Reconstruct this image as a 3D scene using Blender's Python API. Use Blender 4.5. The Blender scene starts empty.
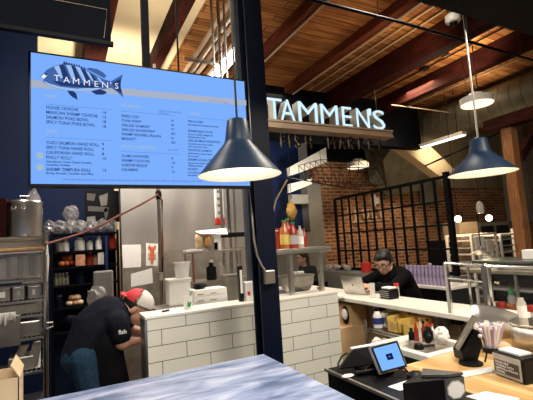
import bpy, bmesh, math, random
from math import sin, cos, pi, radians, tan
from mathutils import Vector, Matrix, Euler
random.seed(7)
SC = bpy.context.scene
COL = SC.collection

# ------------------------------------------------------------------ camera
F = 400.0; CX = 266.5; CY = 200.0
YAW, PIT, ROL = radians(27), radians(6), radians(3.55)
EYE = Vector((0, 0, 1.6))
FW = Vector((sin(YAW)*cos(PIT), cos(YAW)*cos(PIT), sin(PIT)))
R0 = Vector((cos(YAW), -sin(YAW), 0))
U0 = Vector((-sin(YAW)*sin(PIT), -cos(YAW)*sin(PIT), cos(PIT)))
RT = R0*cos(ROL) - U0*sin(ROL)
UP = R0*sin(ROL) + U0*cos(ROL)
cam_data = bpy.data.cameras.new('camera'); cam = bpy.data.objects.new('camera', cam_data); COL.objects.link(cam)
m3 = Matrix((RT, UP, -FW)).transposed()
cam.matrix_world = Matrix.Translation(EYE) @ m3.to_4x4()
cam_data.sensor_fit = 'HORIZONTAL'; cam_data.sensor_width = 36; cam_data.lens = 36*F/533.0
cam_data.clip_start = 0.05; cam_data.clip_end = 100
SC.camera = cam

def ray(x, y): return FW + RT*((x-CX)/F) - UP*((y-CY)/F)
def on(k, x, y, v):
    d = ray(x, y); t = (v-EYE[k])/d[k]; return EYE + d*t
def onX(x, y, v): return on(0, x, y, v)
def onY(x, y, v): return on(1, x, y, v)
def onZ(x, y, v): return on(2, x, y, v)
def at(x, y, t): return EYE + ray(x, y)*t

# ------------------------------------------------------------------ materials
def nodes(m):
    m.use_nodes = True; nt = m.node_tree; return nt, nt.nodes, nt.links
def mat(name, col, rough=.5, metal=0, var=.12, scale=14, bump=0, emit=None, es=0, alpha=None, trans=0, coat=0, spec=.5):
    m = bpy.data.materials.new(name); nt, N, L = nodes(m); b = N['Principled BSDF']
    b.inputs['Roughness'].default_value = rough; b.inputs['Metallic'].default_value = metal
    b.inputs['Specular IOR Level'].default_value = spec
    tc = N.new('ShaderNodeTexCoord'); nz = N.new('ShaderNodeTexNoise')
    nz.inputs['Scale'].default_value = scale; nz.inputs['Detail'].default_value = 5
    L.new(tc.outputs['Object'], nz.inputs['Vector'])
    mr = N.new('ShaderNodeMapRange'); mr.inputs['To Min'].default_value = 1-var; mr.inputs['To Max'].default_value = 1+var
    mr.inputs['From Min'].default_value = .3; mr.inputs['From Max'].default_value = .7
    L.new(nz.outputs['Fac'], mr.inputs['Value'])
    vm = N.new('ShaderNodeVectorMath'); vm.operation = 'SCALE'; vm.inputs[0].default_value = col[:3]
    L.new(mr.outputs['Result'], vm.inputs['Scale']); L.new(vm.outputs['Vector'], b.inputs['Base Color'])
    if bump:
        bp = N.new('ShaderNodeBump'); bp.inputs['Strength'].default_value = bump; bp.inputs['Distance'].default_value = .01
        L.new(nz.outputs['Fac'], bp.inputs['Height']); L.new(bp.outputs['Normal'], b.inputs['Normal'])
    if emit: b.inputs['Emission Color'].default_value = (*emit, 1); b.inputs['Emission Strength'].default_value = es
    if trans: b.inputs['Transmission Weight'].default_value = trans
    if alpha is not None: b.inputs['Alpha'].default_value = alpha
    if coat: b.inputs['Coat Weight'].default_value = coat
    return m
def emis(name, col, s):
    m = bpy.data.materials.new(name); nt, N, L = nodes(m); N.remove(N['Principled BSDF'])
    e = N.new('ShaderNodeEmission'); e.inputs['Color'].default_value = (*col, 1); e.inputs['Strength'].default_value = s
    L.new(e.outputs[0], N['Material Output'].inputs['Surface']); return m
def brickmat(name, axes, c1, c2, mortar, bw, rh, ms=.012, rough=.7, off=.5, shift=(0, 0), bump=.3, noise=.0, ncol=(1, 1, 1), coat=0, nscale=3, grain=False):
    """brick texture laid on two object axes, e.g. 'xz'"""
    m = bpy.data.materials.new(name); nt, N, L = nodes(m); b = N['Principled BSDF']
    b.inputs['Roughness'].default_value = rough; b.inputs['Coat Weight'].default_value = coat
    tc = N.new('ShaderNodeTexCoord'); sx = N.new('ShaderNodeSeparateXYZ'); cb = N.new('ShaderNodeCombineXYZ')
    L.new(tc.outputs['Object'], sx.inputs[0])
    for k in (0, 1):
        ad = N.new('ShaderNodeMath'); ad.operation = 'ADD'; ad.inputs[1].default_value = shift[k]
        L.new(sx.outputs['XYZ'.index(axes[k].upper())], ad.inputs[0]); L.new(ad.outputs[0], cb.inputs[k])
    bt = N.new('ShaderNodeTexBrick'); L.new(cb.outputs[0], bt.inputs['Vector'])
    bt.offset = off; bt.squash = 1
    bt.inputs['Scale'].default_value = 1; bt.inputs['Brick Width'].default_value = bw; bt.inputs['Row Height'].default_value = rh
    bt.inputs['Mortar Size'].default_value = ms; bt.inputs['Mortar Smooth'].default_value = .1; bt.inputs['Bias'].default_value = 0
    bt.inputs['Color1'].default_value = (*c1, 1); bt.inputs['Color2'].default_value = (*c2, 1); bt.inputs['Mortar'].default_value = (*mortar, 1)
    out = bt.outputs['Color']
    if noise:
        nz = N.new('ShaderNodeTexNoise'); nz.inputs['Scale'].default_value = nscale; nz.inputs['Detail'].default_value = 6
        if grain:
            mp = N.new('ShaderNodeMapping'); mp.inputs['Scale'].default_value = (1, 12, 1) if axes == 'xy' else (12, 1, 1)
            L.new(cb.outputs[0], mp.inputs[0]); L.new(mp.outputs[0], nz.inputs['Vector'])
        else: L.new(cb.outputs[0], nz.inputs['Vector'])
        mx = N.new('ShaderNodeMix'); mx.data_type = 'RGBA'; mx.blend_type = 'MULTIPLY'
        rp = N.new('ShaderNodeValToRGB'); rp.color_ramp.elements[0].position = .35; rp.color_ramp.elements[1].position = .65
        rp.color_ramp.elements[0].color = (*ncol, 1); rp.color_ramp.elements[1].color = (1, 1, 1, 1)
        L.new(nz.outputs['Fac'], rp.inputs[0]); mx.inputs['Factor'].default_value = noise
        L.new(out, mx.inputs['A']); L.new(rp.outputs[0], mx.inputs['B']); out = mx.outputs['Result']
    L.new(out, b.inputs['Base Color'])
    if bump:
        bp = N.new('ShaderNodeBump'); bp.inputs['Strength'].default_value = bump; bp.inputs['Distance'].default_value = .004; bp.invert = True
        L.new(bt.outputs['Fac'], bp.inputs['Height']); L.new(bp.outputs['Normal'], b.inputs['Normal'])
    return m
def rampmat(name, stops, scale=3, mscale=(1, 1, 1), rot=0, rough=.4, metal=0, detail=8, dist=1.5, bump=0, coat=0):
    m = bpy.data.materials.new(name); nt, N, L = nodes(m); b = N['Principled BSDF']
    b.inputs['Roughness'].default_value = rough; b.inputs['Metallic'].default_value = metal; b.inputs['Coat Weight'].default_value = coat
    tc = N.new('ShaderNodeTexCoord'); mp = N.new('ShaderNodeMapping'); mp.inputs['Scale'].default_value = mscale; mp.inputs['Rotation'].default_value = (0, 0, rot)
    nz = N.new('ShaderNodeTexNoise'); nz.inputs['Scale'].default_value = scale; nz.inputs['Detail'].default_value = detail; nz.inputs['Distortion'].default_value = dist
    rp = N.new('ShaderNodeValToRGB'); els = rp.color_ramp.elements
    while len(els) < len(stops): els.new(.5)
    for e, (p, c) in zip(els, stops): e.position = p; e.color = (*c, 1)
    L.new(tc.outputs['Object'], mp.inputs[0]); L.new(mp.outputs[0], nz.inputs['Vector']); L.new(nz.outputs['Fac'], rp.inputs[0]); L.new(rp.outputs[0], b.inputs['Base Color'])
    if bump:
        bp = N.new('ShaderNodeBump'); bp.inputs['Strength'].default_value = bump; bp.inputs['Distance'].default_value = .01
        L.new(nz.outputs['Fac'], bp.inputs['Height']); L.new(bp.outputs['Normal'], b.inputs['Normal'])
    return m

M = {}
M['steel'] = mat('brushed_steel', (.56, .54, .50), .32, 1, .12, 9)
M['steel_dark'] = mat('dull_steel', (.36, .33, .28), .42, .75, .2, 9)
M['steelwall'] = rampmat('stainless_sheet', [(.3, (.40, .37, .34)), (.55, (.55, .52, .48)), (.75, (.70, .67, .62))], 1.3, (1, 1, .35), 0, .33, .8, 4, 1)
M['chrome'] = mat('chrome', (.75, .74, .72), .18, 1, .05)
M['black'] = mat('black_plastic', (.005, .005, .006), .4, 0, .15, spec=.2)
M['blackmetal'] = mat('black_painted_metal', (.004, .004, .005), .55, 0, .2, spec=.08)
M['navymetal'] = mat('navy_black_painted_steel', (.0022, .005, .016), .42, 0, .2, 6, spec=.2)
M['navywall'] = mat('dark_navy_paint', (.0045, .017, .075), .6, 0, .25, 2, spec=.3)
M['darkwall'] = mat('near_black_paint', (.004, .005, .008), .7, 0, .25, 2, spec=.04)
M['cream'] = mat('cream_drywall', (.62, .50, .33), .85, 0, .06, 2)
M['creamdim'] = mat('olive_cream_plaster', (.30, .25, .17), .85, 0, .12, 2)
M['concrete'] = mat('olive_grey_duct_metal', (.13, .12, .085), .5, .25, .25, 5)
M['greypaint'] = mat('grey_painted_plaster', (.22, .21, .19), .8, 0, .08, 3)
M['white'] = mat('white_plastic', (.78, .76, .72), .4, 0, .04)
M['solid'] = mat('off_white_solid_surface', (.80, .76, .68), .35, 0, .04, 5)
M['paper'] = mat('white_paper', (.82, .80, .76), .8, 0, .03)
M['card'] = mat('brown_cardboard', (.56, .36, .18), .85, 0, .1, 8)
M['cardpale'] = mat('pale_cardboard', (.60, .45, .27), .85, 0, .1, 8)
M['yellow'] = mat('yellow_carton', (.72, .50, .12), .7, 0, .1, 25)
M['beam'] = rampmat('dark_red_brown_timber', [(.3, (.012, .002, .002)), (.6, (.035, .006, .004)), (.8, (.055, .010, .006))], 3, (8, 1, 8), 0, .85, 0, 5, .5)
M['beamred'] = rampmat('red_brown_timber', [(.3, (.06, .014, .008)), (.7, (.14, .035, .015))], 3, (8, 1, 8), 0, .85, 0, 5, .5)
M['post'] = rampmat('orange_brown_timber', [(.3, (.20, .07, .02)), (.7, (.42, .18, .06))], 3, (8, 8, 1), 0, .6)
M['planks'] = brickmat('ceiling_planks', 'xy', (.26, .10, .035), (.46, .22, .08), (.04, .015, .008), 2.3, .135, .006, .6, .37, noise=.75, ncol=(.30, .18, .12), nscale=2.2, grain=True)
M['brick'] = brickmat('red_brick', 'xz', (.17, .048, .02), (.50, .19, .075), (.50, .36, .22), .215, .078, .013, .85, .5, noise=.6, ncol=(.35, .25, .2), nscale=2)
M['tile'] = brickmat('white_wall_tile', 'xz', (.74, .72, .64), (.78, .755, .67), (.16, .15, .13), .32, .0985, .0025, .22, .5, shift=(-.07, -.003), bump=.5, coat=.3)
M['floor'] = brickmat('brown_floor_tile', 'xy', (.20, .12, .07), (.26, .16, .09), (.10, .07, .05), .15, .15, .005, .5, 0)
M['butcher'] = brickmat('butcher_block', 'yx', (.52, .30, .11), (.84, .58, .27), (.40, .21, .07), .55, .042, .0008, .32, .41, noise=.5, ncol=(.75, .6, .4), nscale=4, bump=0, coat=.2)
M['marble'] = rampmat('blue_grey_laminate', [(.32, (.11, .15, .27)), (.47, (.23, .29, .47)), (.58, (.36, .42, .62)), (.75, (.60, .63, .76))], 3.0, (1.2, 4.2, 1), radians(10), .25, 0, 10, .7, 0, .3)
M['wood'] = mat('warm_wood_board', (.55, .30, .12), .5, 0, .2, 20)
M['skin'] = mat('skin', (.58, .32, .22), .5, 0, .08, 20)
M['navycloth'] = mat('dark_charcoal_cotton', (.010, .011, .017), .9, 0, .25, 30, spec=.08)
M['blackcloth'] = mat('black_cotton', (.005, .005, .006), .9, 0, .25, 30, spec=.08)
M['denim'] = mat('blue_denim', (.018, .042, .075), .9, 0, .25, 60, spec=.08)
M['hair'] = mat('dark_brown_hair', (.012, .007, .005), .55, 0, .3, 60)
M['red'] = mat('red_fabric', (.62, .03, .04), .7, 0, .1)
M['redplastic'] = mat('red_plastic', (.60, .04, .03), .35, 0, .1)
M['mesh'] = mat('off_white_cap_mesh', (.66, .62, .58), .9, 0, .12, 90)
M['glass'] = mat('clear_glass', (.10, .11, .11), .03, 0, 0, alpha=.07, spec=.3)
M['plasticbag'] = mat('cloudy_plastic_bag', (.48, .46, .46), .2, 0, .35, 12, alpha=.45)
M['clearplastic'] = mat('clear_plastic', (.80, .76, .68), .2, 0, .1, alpha=.45)
M['purple'] = mat('purple_tinted_plastic', (.42, .34, .56), .2, 0, .3, alpha=.65)
M['sauce'] = mat('red_brown_sauce', (.30, .03, .015), .2, 0, .2)
M['amber'] = mat('amber_orange_sauce', (.42, .12, .03), .2, 0, .3)
M['green'] = mat('green_plastic', (.02, .30, .10), .4)
M['tan'] = mat('tan_painted_steel', (.38, .28, .20), .5, 0, .1, 4)
M['shade'] = mat('slate_blue_enamel', (.006, .018, .042), .4, 0, .08, 6, spec=.22)
M['shadein'] = mat('white_enamel', (.90, .88, .80), .5, 0, .03)
M['bulb'] = emis('lamp_glow', (1, .88, .62), 1.6)
M['tube'] = emis('tube_glow', (1, .95, .85), 14)
M['tube2'] = emis('dim_tube_glow', (1, .93, .80), 2.2)
M['edison'] = emis('filament_bulb_glow', (1, .78, .42), 14)
M['letter'] = emis('sign_letter_glow', (.60, .84, 1.0), 1.15)
M['letterside'] = mat('letter_side_return', (.55, .55, .52), .5, 0, .08)
M['reader'] = emis('tablet_screen_glow', (.22, .50, 1), 1.0)
M['copper'] = mat('red_brown_hose', (.22, .07, .05), .5)
M['label'] = mat('grey_label', (.42, .40, .37), .6, 0, .1)
M['white_ink'] = mat('white_ink', (.8, .8, .8), .6)
for n_ in ('beam', 'beamred', 'planks'): M[n_].node_tree.nodes['Principled BSDF'].inputs['Specular IOR Level'].default_value = .1
M['darkgrey'] = mat('dark_grey_plastic', (.07, .07, .068), .4)
M['lilac'] = mat('lilac_paper', (.50, .36, .52), .8)
M['blue_ink'] = mat('blue_label', (.02, .04, .20), .5)
M['goods'] = mat('mixed_brown_goods', (.45, .22, .12), .6, 0, .4, 30)

# ------------------------------------------------------------------ geometry helpers
WM = {}
class MB:
    def __init__(s): s.bm = bmesh.new()
    def _m(s, geom_verts, mtx): bmesh.ops.transform(s.bm, matrix=mtx, verts=geom_verts)
    def box(s, c, d, rot=(0, 0, 0)):
        r = bmesh.ops.create_cube(s.bm, size=1)
        s._m(r['verts'], Matrix.Translation(c) @ Euler(rot).to_matrix().to_4x4() @ Matrix.Diagonal((*d, 1))); return s
    def bx(s, x0, x1, y0, y1, z0, z1): return s.box(((x0+x1)/2, (y0+y1)/2, (z0+z1)/2), (abs(x1-x0), abs(y1-y0), abs(z1-z0)))
    def cyl(s, p0, p1, r0, r1=None, seg=12):
        p0 = Vector(p0); p1 = Vector(p1); r1 = r0 if r1 is None else r1; d = p1-p0
        r = bmesh.ops.create_cone(s.bm, cap_ends=True, segments=seg, radius1=r0, radius2=r1, depth=d.length)
        s._m(r['verts'], Matrix.Translation((p0+p1)/2) @ d.to_track_quat('Z', 'Y').to_matrix().to_4x4()); return s
    def tube(s, pts, r, seg=8):
        pts = [Vector(p) for p in pts]; rings = []
        for i, p in enumerate(pts):
            t = (pts[min(i+1, len(pts)-1)] - pts[max(i-1, 0)]).normalized(); q = t.to_track_quat('Z', 'Y')
            rings.append([s.bm.verts.new(p + q @ Vector((cos(2*pi*k/seg)*r, sin(2*pi*k/seg)*r, 0))) for k in range(seg)])
        for a, b in zip(rings, rings[1:]):
            for k in range(seg):
                try: s.bm.faces.new((a[k], a[(k+1) % seg], b[(k+1) % seg], b[k]))
                except ValueError: pass
        s.bm.faces.new(rings[0][::-1]); s.bm.faces.new(rings[-1]); return s
    def lathe(s, c, prof, seg=24, mtx=None, cap=True):
        rings = []; T = Matrix.Translation(c) @ (mtx or Matrix.Identity(4))
        for r, z in prof: rings.append([s.bm.verts.new(T @ Vector((cos(2*pi*k/seg)*max(r, 1e-4), sin(2*pi*k/seg)*max(r, 1e-4), z))) for k in range(seg)])
        for a, b in zip(rings, rings[1:]):
            for k in range(seg): s.bm.faces.new((a[k], a[(k+1) % seg], b[(k+1) % seg], b[k]))
        if cap: s.bm.faces.new(rings[0][::-1]); s.bm.faces.new(rings[-1])
        return s
    def prism(s, pts, v):
        v = Vector(v); a = [s.bm.verts.new(Vector(p)) for p in pts]; b = [s.bm.verts.new(Vector(p)+v) for p in pts]; n = len(a)
        s.bm.faces.new(a); s.bm.faces.new(b[::-1])
        for k in range(n): s.bm.faces.new((a[k], b[k], b[(k+1) % n], a[(k+1) % n]))
        return s
    def slab(s, q, t):
        q = [Vector(p) for p in q]; n = (q[1]-q[0]).cross(q[2]-q[0]).normalized(); return s.prism(q, n*t)
    def sph(s, c, r, seg=16, rot=(0, 0, 0)):
        if isinstance(r, (int, float)): r = (r, r, r)
        g = bmesh.ops.create_uvsphere(s.bm, u_segments=seg, v_segments=max(6, seg*2//3), radius=1)
        s._m(g['verts'], Matrix.Translation(c) @ Euler(rot).to_matrix().to_4x4() @ Matrix.Diagonal((*r, 1))); return s
    def cap(s, p0, p1, r0, r1):
        b2 = bmesh.new()
        for p, r in ((p0, r0), (p1, r1)):
            bmesh.ops.create_icosphere(b2, subdivisions=2, radius=r, matrix=Matrix.Translation(p))
        g = bmesh.ops.convex_hull(b2, input=b2.verts); bmesh.ops.delete(b2, geom=[v for v in b2.verts if not v.link_faces], context='VERTS')
        me = bpy.data.meshes.new('t'); b2.to_mesh(me); b2.free(); s.bm.from_mesh(me); bpy.data.meshes.remove(me); return s
    def crumple(s, c, r, amp=.25, sub=3, seed=0):
        g = bmesh.ops.create_icosphere(s.bm, subdivisions=sub, radius=1); rnd = random.Random(seed)
        ph = [(rnd.uniform(3, 9), rnd.uniform(3, 9), rnd.uniform(3, 9), rnd.uniform(0, 6)) for _ in range(5)]
        for v in g['verts']:
            k = sum(sin(v.co.x*a+v.co.y*b+v.co.z*d+e) for a, b, d, e in ph)/3 + rnd.uniform(-.3, .3)
            v.co *= 1+amp*k
            v.co = Vector((v.co.x*r[0]+c[0], v.co.y*r[1]+c[1], v.co.z*r[2]+c[2]))
        return s
    def text(s, txt, P, size, mtx=None, ext=0, align='LEFT', space=1, bold=0, sx=1):
        cu = bpy.data.curves.new('t', 'FONT'); cu.body = txt; cu.size = size; cu.extrude = ext; cu.align_x = align; cu.space_character = space; cu.offset = bold
        cu.resolution_u = 3
        o = bpy.data.objects.new('t', cu); COL.objects.link(o); dg = bpy.context.evaluated_depsgraph_get()
        me = bpy.data.meshes.new_from_object(o.evaluated_get(dg))
        me.transform(Matrix.Translation(P) @ (mtx or FACE) @ Matrix.Diagonal((sx, 1, 1, 1))); s.bm.from_mesh(me)
        bpy.data.meshes.remove(me); bpy.data.objects.remove(o); bpy.data.curves.remove(cu); return s
    def build(s, name, m, parent=None, smooth=False, bevel=0, sub=0, keep=False, recalc=True):
        if recalc: bmesh.ops.recalc_face_normals(s.bm, faces=s.bm.faces)
        me = bpy.data.meshes.new(name)
        root = parent
        while root is not None and root.parent is not None: root = root.parent
        if root is not None: mw = WM[root.name]
        elif keep: mw = Matrix.Identity(4)
        else:
            xs = [v.co for v in s.bm.verts]; lo = [min(v[i] for v in xs) for i in range(3)]; hi = [max(v[i] for v in xs) for i in range(3)]
            mw = Matrix.Translation(((lo[0]+hi[0])/2, (lo[1]+hi[1])/2, lo[2]))
        bmesh.ops.transform(s.bm, matrix=mw.inverted(), verts=s.bm.verts)
        if smooth:
            for f in s.bm.faces: f.smooth = True
        s.bm.to_mesh(me); s.bm.free(); me.materials.append(M[m] if isinstance(m, str) else m)
        o = bpy.data.objects.new(name, me); COL.objects.link(o)
        if parent is not None: o.parent = parent
        else: o.matrix_world = mw; WM[o.name] = mw
        if smooth:
            try: me.set_sharp_from_angle(angle=radians(40))
            except Exception: pass
        if bevel:
            b = o.modifiers.new('bevel', 'BEVEL'); b.width = bevel; b.segments = 2; b.limit_method = 'ANGLE'
        if sub: b = o.modifiers.new('sub', 'SUBSURF'); b.levels = sub; b.render_levels = sub
        return o
FACE = Matrix.Rotation(pi/2, 4, 'X')
def tag(o, label=None, cat=None, group=None, kind=None):
    if label: o['label'] = label
    if cat: o['category'] = cat
    if group: o['group'] = group
    if kind: o['kind'] = kind
    return o
def thing(name, loc, label, cat, group=None, rz=0):
    o = bpy.data.objects.new(name, None); COL.objects.link(o); o.empty_display_size = .1
    mw = Matrix.Translation(loc) @ Matrix.Rotation(rz, 4, 'Z'); o.matrix_world = mw; WM[o.name] = mw
    return tag(o, label, cat, group)
def struct(mb, name, m, label=None, **k):
    o = mb.build(name, m, keep=True, **k); return tag(o, label, None, None, 'structure')
def dup(root, loc, label=None, rz=None, group=None):
    r = root.copy(); COL.objects.link(r); r.location = loc
    if rz is not None: r.rotation_euler = (0, 0, rz)
    WM[r.name] = Matrix.Translation(loc) @ Matrix.Rotation(rz or 0, 4, 'Z')
    if label: r['label'] = label
    if group: r['group'] = group
    def rec(a, b):
        for ch in [c for c in list(COL.objects) if c.parent == a]:
            c = ch.copy(); COL.objects.link(c); c.parent = b; rec(ch, c)
    rec(root, r); return r
def remesh(mb, name, m, parent, voxel=.008, it=4):
    me = bpy.data.meshes.new('t'); mb.bm.to_mesh(me); mb.bm.free()
    o = bpy.data.objects.new('t', me); COL.objects.link(o)
    r = o.modifiers.new('r', 'REMESH'); r.mode = 'VOXEL'; r.voxel_size = voxel
    sm = o.modifiers.new('s', 'SMOOTH'); sm.iterations = it; sm.factor = .5
    dg = bpy.context.evaluated_depsgraph_get(); me2 = bpy.data.meshes.new_from_object(o.evaluated_get(dg))
    bpy.data.objects.remove(o); bpy.data.meshes.remove(me)
    b = MB(); b.bm.from_mesh(me2); bpy.data.meshes.remove(me2); return b.build(name, m, parent, smooth=True, recalc=False)
# ================================================================== SETTING
ZC = 4.3
struct(MB().bx(-3.5, 13.5, -1.5, 7.5, -.1, 0), 'floor', 'floor', 'brown tiled floor')
struct(MB().bx(1.42, 13.5, .3, 7.3, ZC, ZC+.08), 'ceiling', 'planks', 'orange brown wood plank ceiling')
struct(MB().bx(-3.5, 1.415, .3, 7.3, ZC, ZC+.08), 'ceiling_drywall', 'cream', 'cream drywall ceiling')
struct(MB().bx(4.86, 13.5, 7.2, 7.4, 0, 3.3), 'wall_back', 'brick', 'red brick back wall')
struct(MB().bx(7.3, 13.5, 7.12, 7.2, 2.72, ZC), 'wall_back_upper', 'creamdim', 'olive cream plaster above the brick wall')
struct(MB().bx(4.86, 7.29, 7.2, 7.4, 3.31, ZC), 'wall_back_top', 'darkwall', 'wall above the brick, near black for the shade of the roof void')  # near black colour stands in for shade up here
struct(MB().bx(1.9, 4.5, 7.2, 7.4, 0, ZC), 'wall_back_dark', 'navywall', 'dark navy hallway wall')
struct(MB().bx(-3.5, 1.89, 7.2, 7.4, 0, ZC), 'wall_back_cream', 'cream', 'cream wall high behind the menu screen')
# dark kitchen wall, low behind the screen and full height at the far left
struct(MB().bx(-3.5, .505, 4.75, 4.9, 0, 2.9), 'wall_kitchen', 'navywall', 'dark blue kitchen wall')
p = onY(38, 100, 4.74).x
struct(MB().bx(-3.5, p, 4.6, 4.74, 1.9, ZC), 'wall_left', 'navywall', 'dark blue wall left of the menu screen')
# stainless cook line wall
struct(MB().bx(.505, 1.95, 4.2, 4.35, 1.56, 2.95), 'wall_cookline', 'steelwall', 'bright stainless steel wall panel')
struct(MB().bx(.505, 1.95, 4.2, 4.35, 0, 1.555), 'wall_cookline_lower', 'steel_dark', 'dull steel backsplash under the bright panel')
# grey pillar beside the brick
struct(MB().bx(4.505, 4.855, 6.95, 7.4, 0, 2.75), 'wall_pillar', 'greypaint', 'grey painted wall end beside the brick', bevel=.01)

# beams along the ceiling
def beam(x, y0, y1, w=.16, h=.3, lab='', m='beam', name='ceiling_beam'):
    o = MB().bx(x-w/2, x+w/2, y0, y1, ZC-h-.001, ZC-.001).build(name, m, bevel=.006)
    return tag(o, lab, 'beam', 'ceiling beams running over the market')
beam(2.50, .4, 5.85, .10, .14, 'slim ceiling beam nearest the navy column, over the start of the lit sign', 'beamred')
beam(3.53, .4, 5.85, .13, .13, 'slim red brown ceiling beam over the middle of the lit sign', 'beamred')
beam(4.46, .4, 5.85, .20, .34, 'deep dark red ceiling beam beside the dome camera')
beam(5.68, .4, 6.5, .17, .30, 'deep dark red ceiling beam over the round disc light')
a = onZ(84, 45, ZC-.15).x; b = onZ(107, 42, ZC-.15).x
beam((a+b)/2, 1.6, 7.1, b-a, .3, 'dark brown beam crossing cream ceiling above the fish logo')
beam(1.14, 1.6, 7.1, .12, .24, 'narrow dark beam in cream ceiling between the black hanger pole and the thin rod')
# header with the conduits behind the sign
t = thing('header_beam', (4.6, 5.95, 3.35), 'dark transverse header beam behind the lit name sign', 'beam')
MB().bx(1.95, 6.74, 5.88, 6.0, 3.42, ZC-.002).build('web', 'darkwall', t)
MB().bx(1.95, 6.74, 5.85, 6.05, 3.35, 3.418).build('flange', 'darkwall', t)
# conduits crossing the beams
o = MB().tube([onY(300, -3, 2.5), onY(400, 22, 2.5), onY(545, 63.5, 2.5)], .014).build('conduit_pipe', 'blackmetal', smooth=True)
rt = o; WM[rt.name] = rt.matrix_world.copy()
for x in (2.5, 3.7, 4.6): MB().cyl((x, 2.5, 3.52), (x, 2.5, ZC-.004), .004, seg=6).build('hanging_rod', 'blackmetal', rt)
tag(o, 'long black conduit crossing below the ceiling beams past the dome camera', 'pipe')
o = MB().tube([(5.3, 5.2, 3.93), (6.9, 5.2, 3.93)], .011).build('sprinkler_pipe', 'tan', smooth=True)
tag(o, 'tan sprinkler pipe under the planks at right of the lit sign', 'pipe')
for i, (x, lab) in enumerate(((3.95, 'thin conduit on planks midway between the slim and the deep beam'), (4.15, 'thin conduit on planks close to the left of the deep beam'))):
    tag(MB().tube([(x, 1.0, ZC-.03), (x, 5.8, ZC-.03)], .013).build('ceiling_conduit', 'tan', smooth=True), lab, 'pipe')
for i, (x, lab) in enumerate(((5.15, 'thin black conduit along planks beside the disc light, left one'), (5.3, 'thin black conduit along planks beside the disc light, right one'))):
    t = thing('ceiling_conduit', (x, 4, ZC-.04), lab, 'pipe')
    MB().tube([(x, 2.5, ZC-.03), (x, 5.8, ZC-.03)], .013).build('conduit', 'blackmetal', t, smooth=True)
    MB().box((x, 3.9+i*.5, ZC-.03), (.11, .11, .05)).build('junction_box', 'black', t)

for x, y0_, y1_, z_, lab in ((3.60, .6, 5.8, ZC-.148, 'pale conduit strapped along the slim beam over the middle of the sign'), (2.55, .6, 5.8, ZC-.158, 'pale conduit strapped along the slim beam nearest the column'), (6.45, .6, 6.6, ZC-.06, 'pale conduit under the planks between last beam and round duct')):
    tag(MB().tube([(x, y0_, z_), (x, y1_, z_)], .014).build('beam_conduit', 'tan', smooth=True), lab, 'pipe')
# pipes above the menu screen on the wood part
for i, (x, m, lab) in enumerate(((1.60, 'tan', 'grey ceiling pipe nearest the cream drywall'), (1.70, 'steel', 'middle grey ceiling pipe of three over the menu screen'), (1.80, 'tan', 'grey ceiling pipe of three nearest the strip light'))):
    tag(MB().tube([(x, 2.2, 4.17), (x, 7.1, 4.17)], .028).build('ceiling_pipe', m, smooth=True), lab, 'pipe', 'grey pipes over the menu screen')
tag(MB().bx(1.45, 2.0, 5.0, 5.05, 4.10, 4.135).build('pipe_strut', 'steel'), 'short steel strut crossing under the ceiling pipes', 'bracket')

# black soffit top right and black board top left
y1 = 1.5
zb = (onY(420, 0, y1).z + onY(533, 38, y1).z)/2
struct(MB().bx(.9, 3.8, 1.22, y1, zb, zb+1.2), 'trim_1', 'blackmetal', 'black soffit across the top right')
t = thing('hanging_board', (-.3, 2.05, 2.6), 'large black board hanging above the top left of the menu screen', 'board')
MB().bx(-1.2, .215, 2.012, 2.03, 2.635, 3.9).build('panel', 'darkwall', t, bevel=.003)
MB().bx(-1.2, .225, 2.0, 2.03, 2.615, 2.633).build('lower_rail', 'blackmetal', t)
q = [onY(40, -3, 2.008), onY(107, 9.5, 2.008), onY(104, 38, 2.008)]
MB().tube(q, .0016, 6).build('reflection_outline', 'tan', t)  # pale line drawn as the reflection on the board, not a trim

# column
t = thing('steel_column', (1.205, 2.42, 0), 'dark navy steel column standing between the counter and tiled wall', 'column')
xa, xb = 1.102, 1.232
MB().bx(xa, xb, 2.32, 2.335, 0, ZC-.01).bx(xa, xb, 2.425, 2.44, 0, ZC-.01).bx((xa+xb)/2-.006, (xa+xb)/2+.006, 2.335, 2.425, 0, ZC-.01).build('column_shaft', 'navymetal', t)
MB().bx(xa-.06, xb+.06, 2.27, 2.56, 0.001, .02).build('base_plate', 'navymetal', t)
cp = [onY(x, y, 2.312) for x, y in ((249, 186), (252, 215), (254, 240), (257, 255), (262, 266), (266, 272))]
t2 = thing('column_conduit', onY(266, 278, 2.3), 'thin grey conduit with junction box curving down the navy column', 'pipe')
MB().tube([onY(247, 120, 2.312)]+cp, .007).build('conduit', 'steel_dark', t2, smooth=True)
c = onY(269, 277, 2.295); MB().box(c, (.068, .045, .085)).build('junction_box', 'steel', t2, bevel=.004)

P = onY(238.5, 50, 2.86)
tag(MB().bx(P.x-.03, P.x+.03, 2.84, 2.88, 1.18, ZC-.004).build('steel_strut', mat('blue_grey_steel', (.06, .075, .10), .4, .4)), 'blue grey upright strut showing left of the navy column above the screen', 'strut')
# counter: blue grey laminate
c0 = onZ(333, 391, .95); cbk = onZ(265, 355, .95)
t = thing('service_counter', (-.3, 1.9, 0), 'long blue grey marbled counter in the foreground', 'counter')
ybk = 2.18; xr = 1.03; yf = c0.y
MB().prism([(-2.2, ybk, .955), (-2.2, .7, .955), (.45, .7, .955), (xr, 1.35, .955), (xr, ybk, .955)], (0, 0, -.035)).build('countertop', 'marble', t, bevel=.004)
MB().prism([(-2.18, ybk-.03, .92), (-2.18, .74, .92), (.44, .74, .92), (xr-.02, 1.37, .92), (xr-.02, ybk-.03, .92)], (0, 0, -.919)).build('counter_body', 'navymetal', t)

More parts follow.
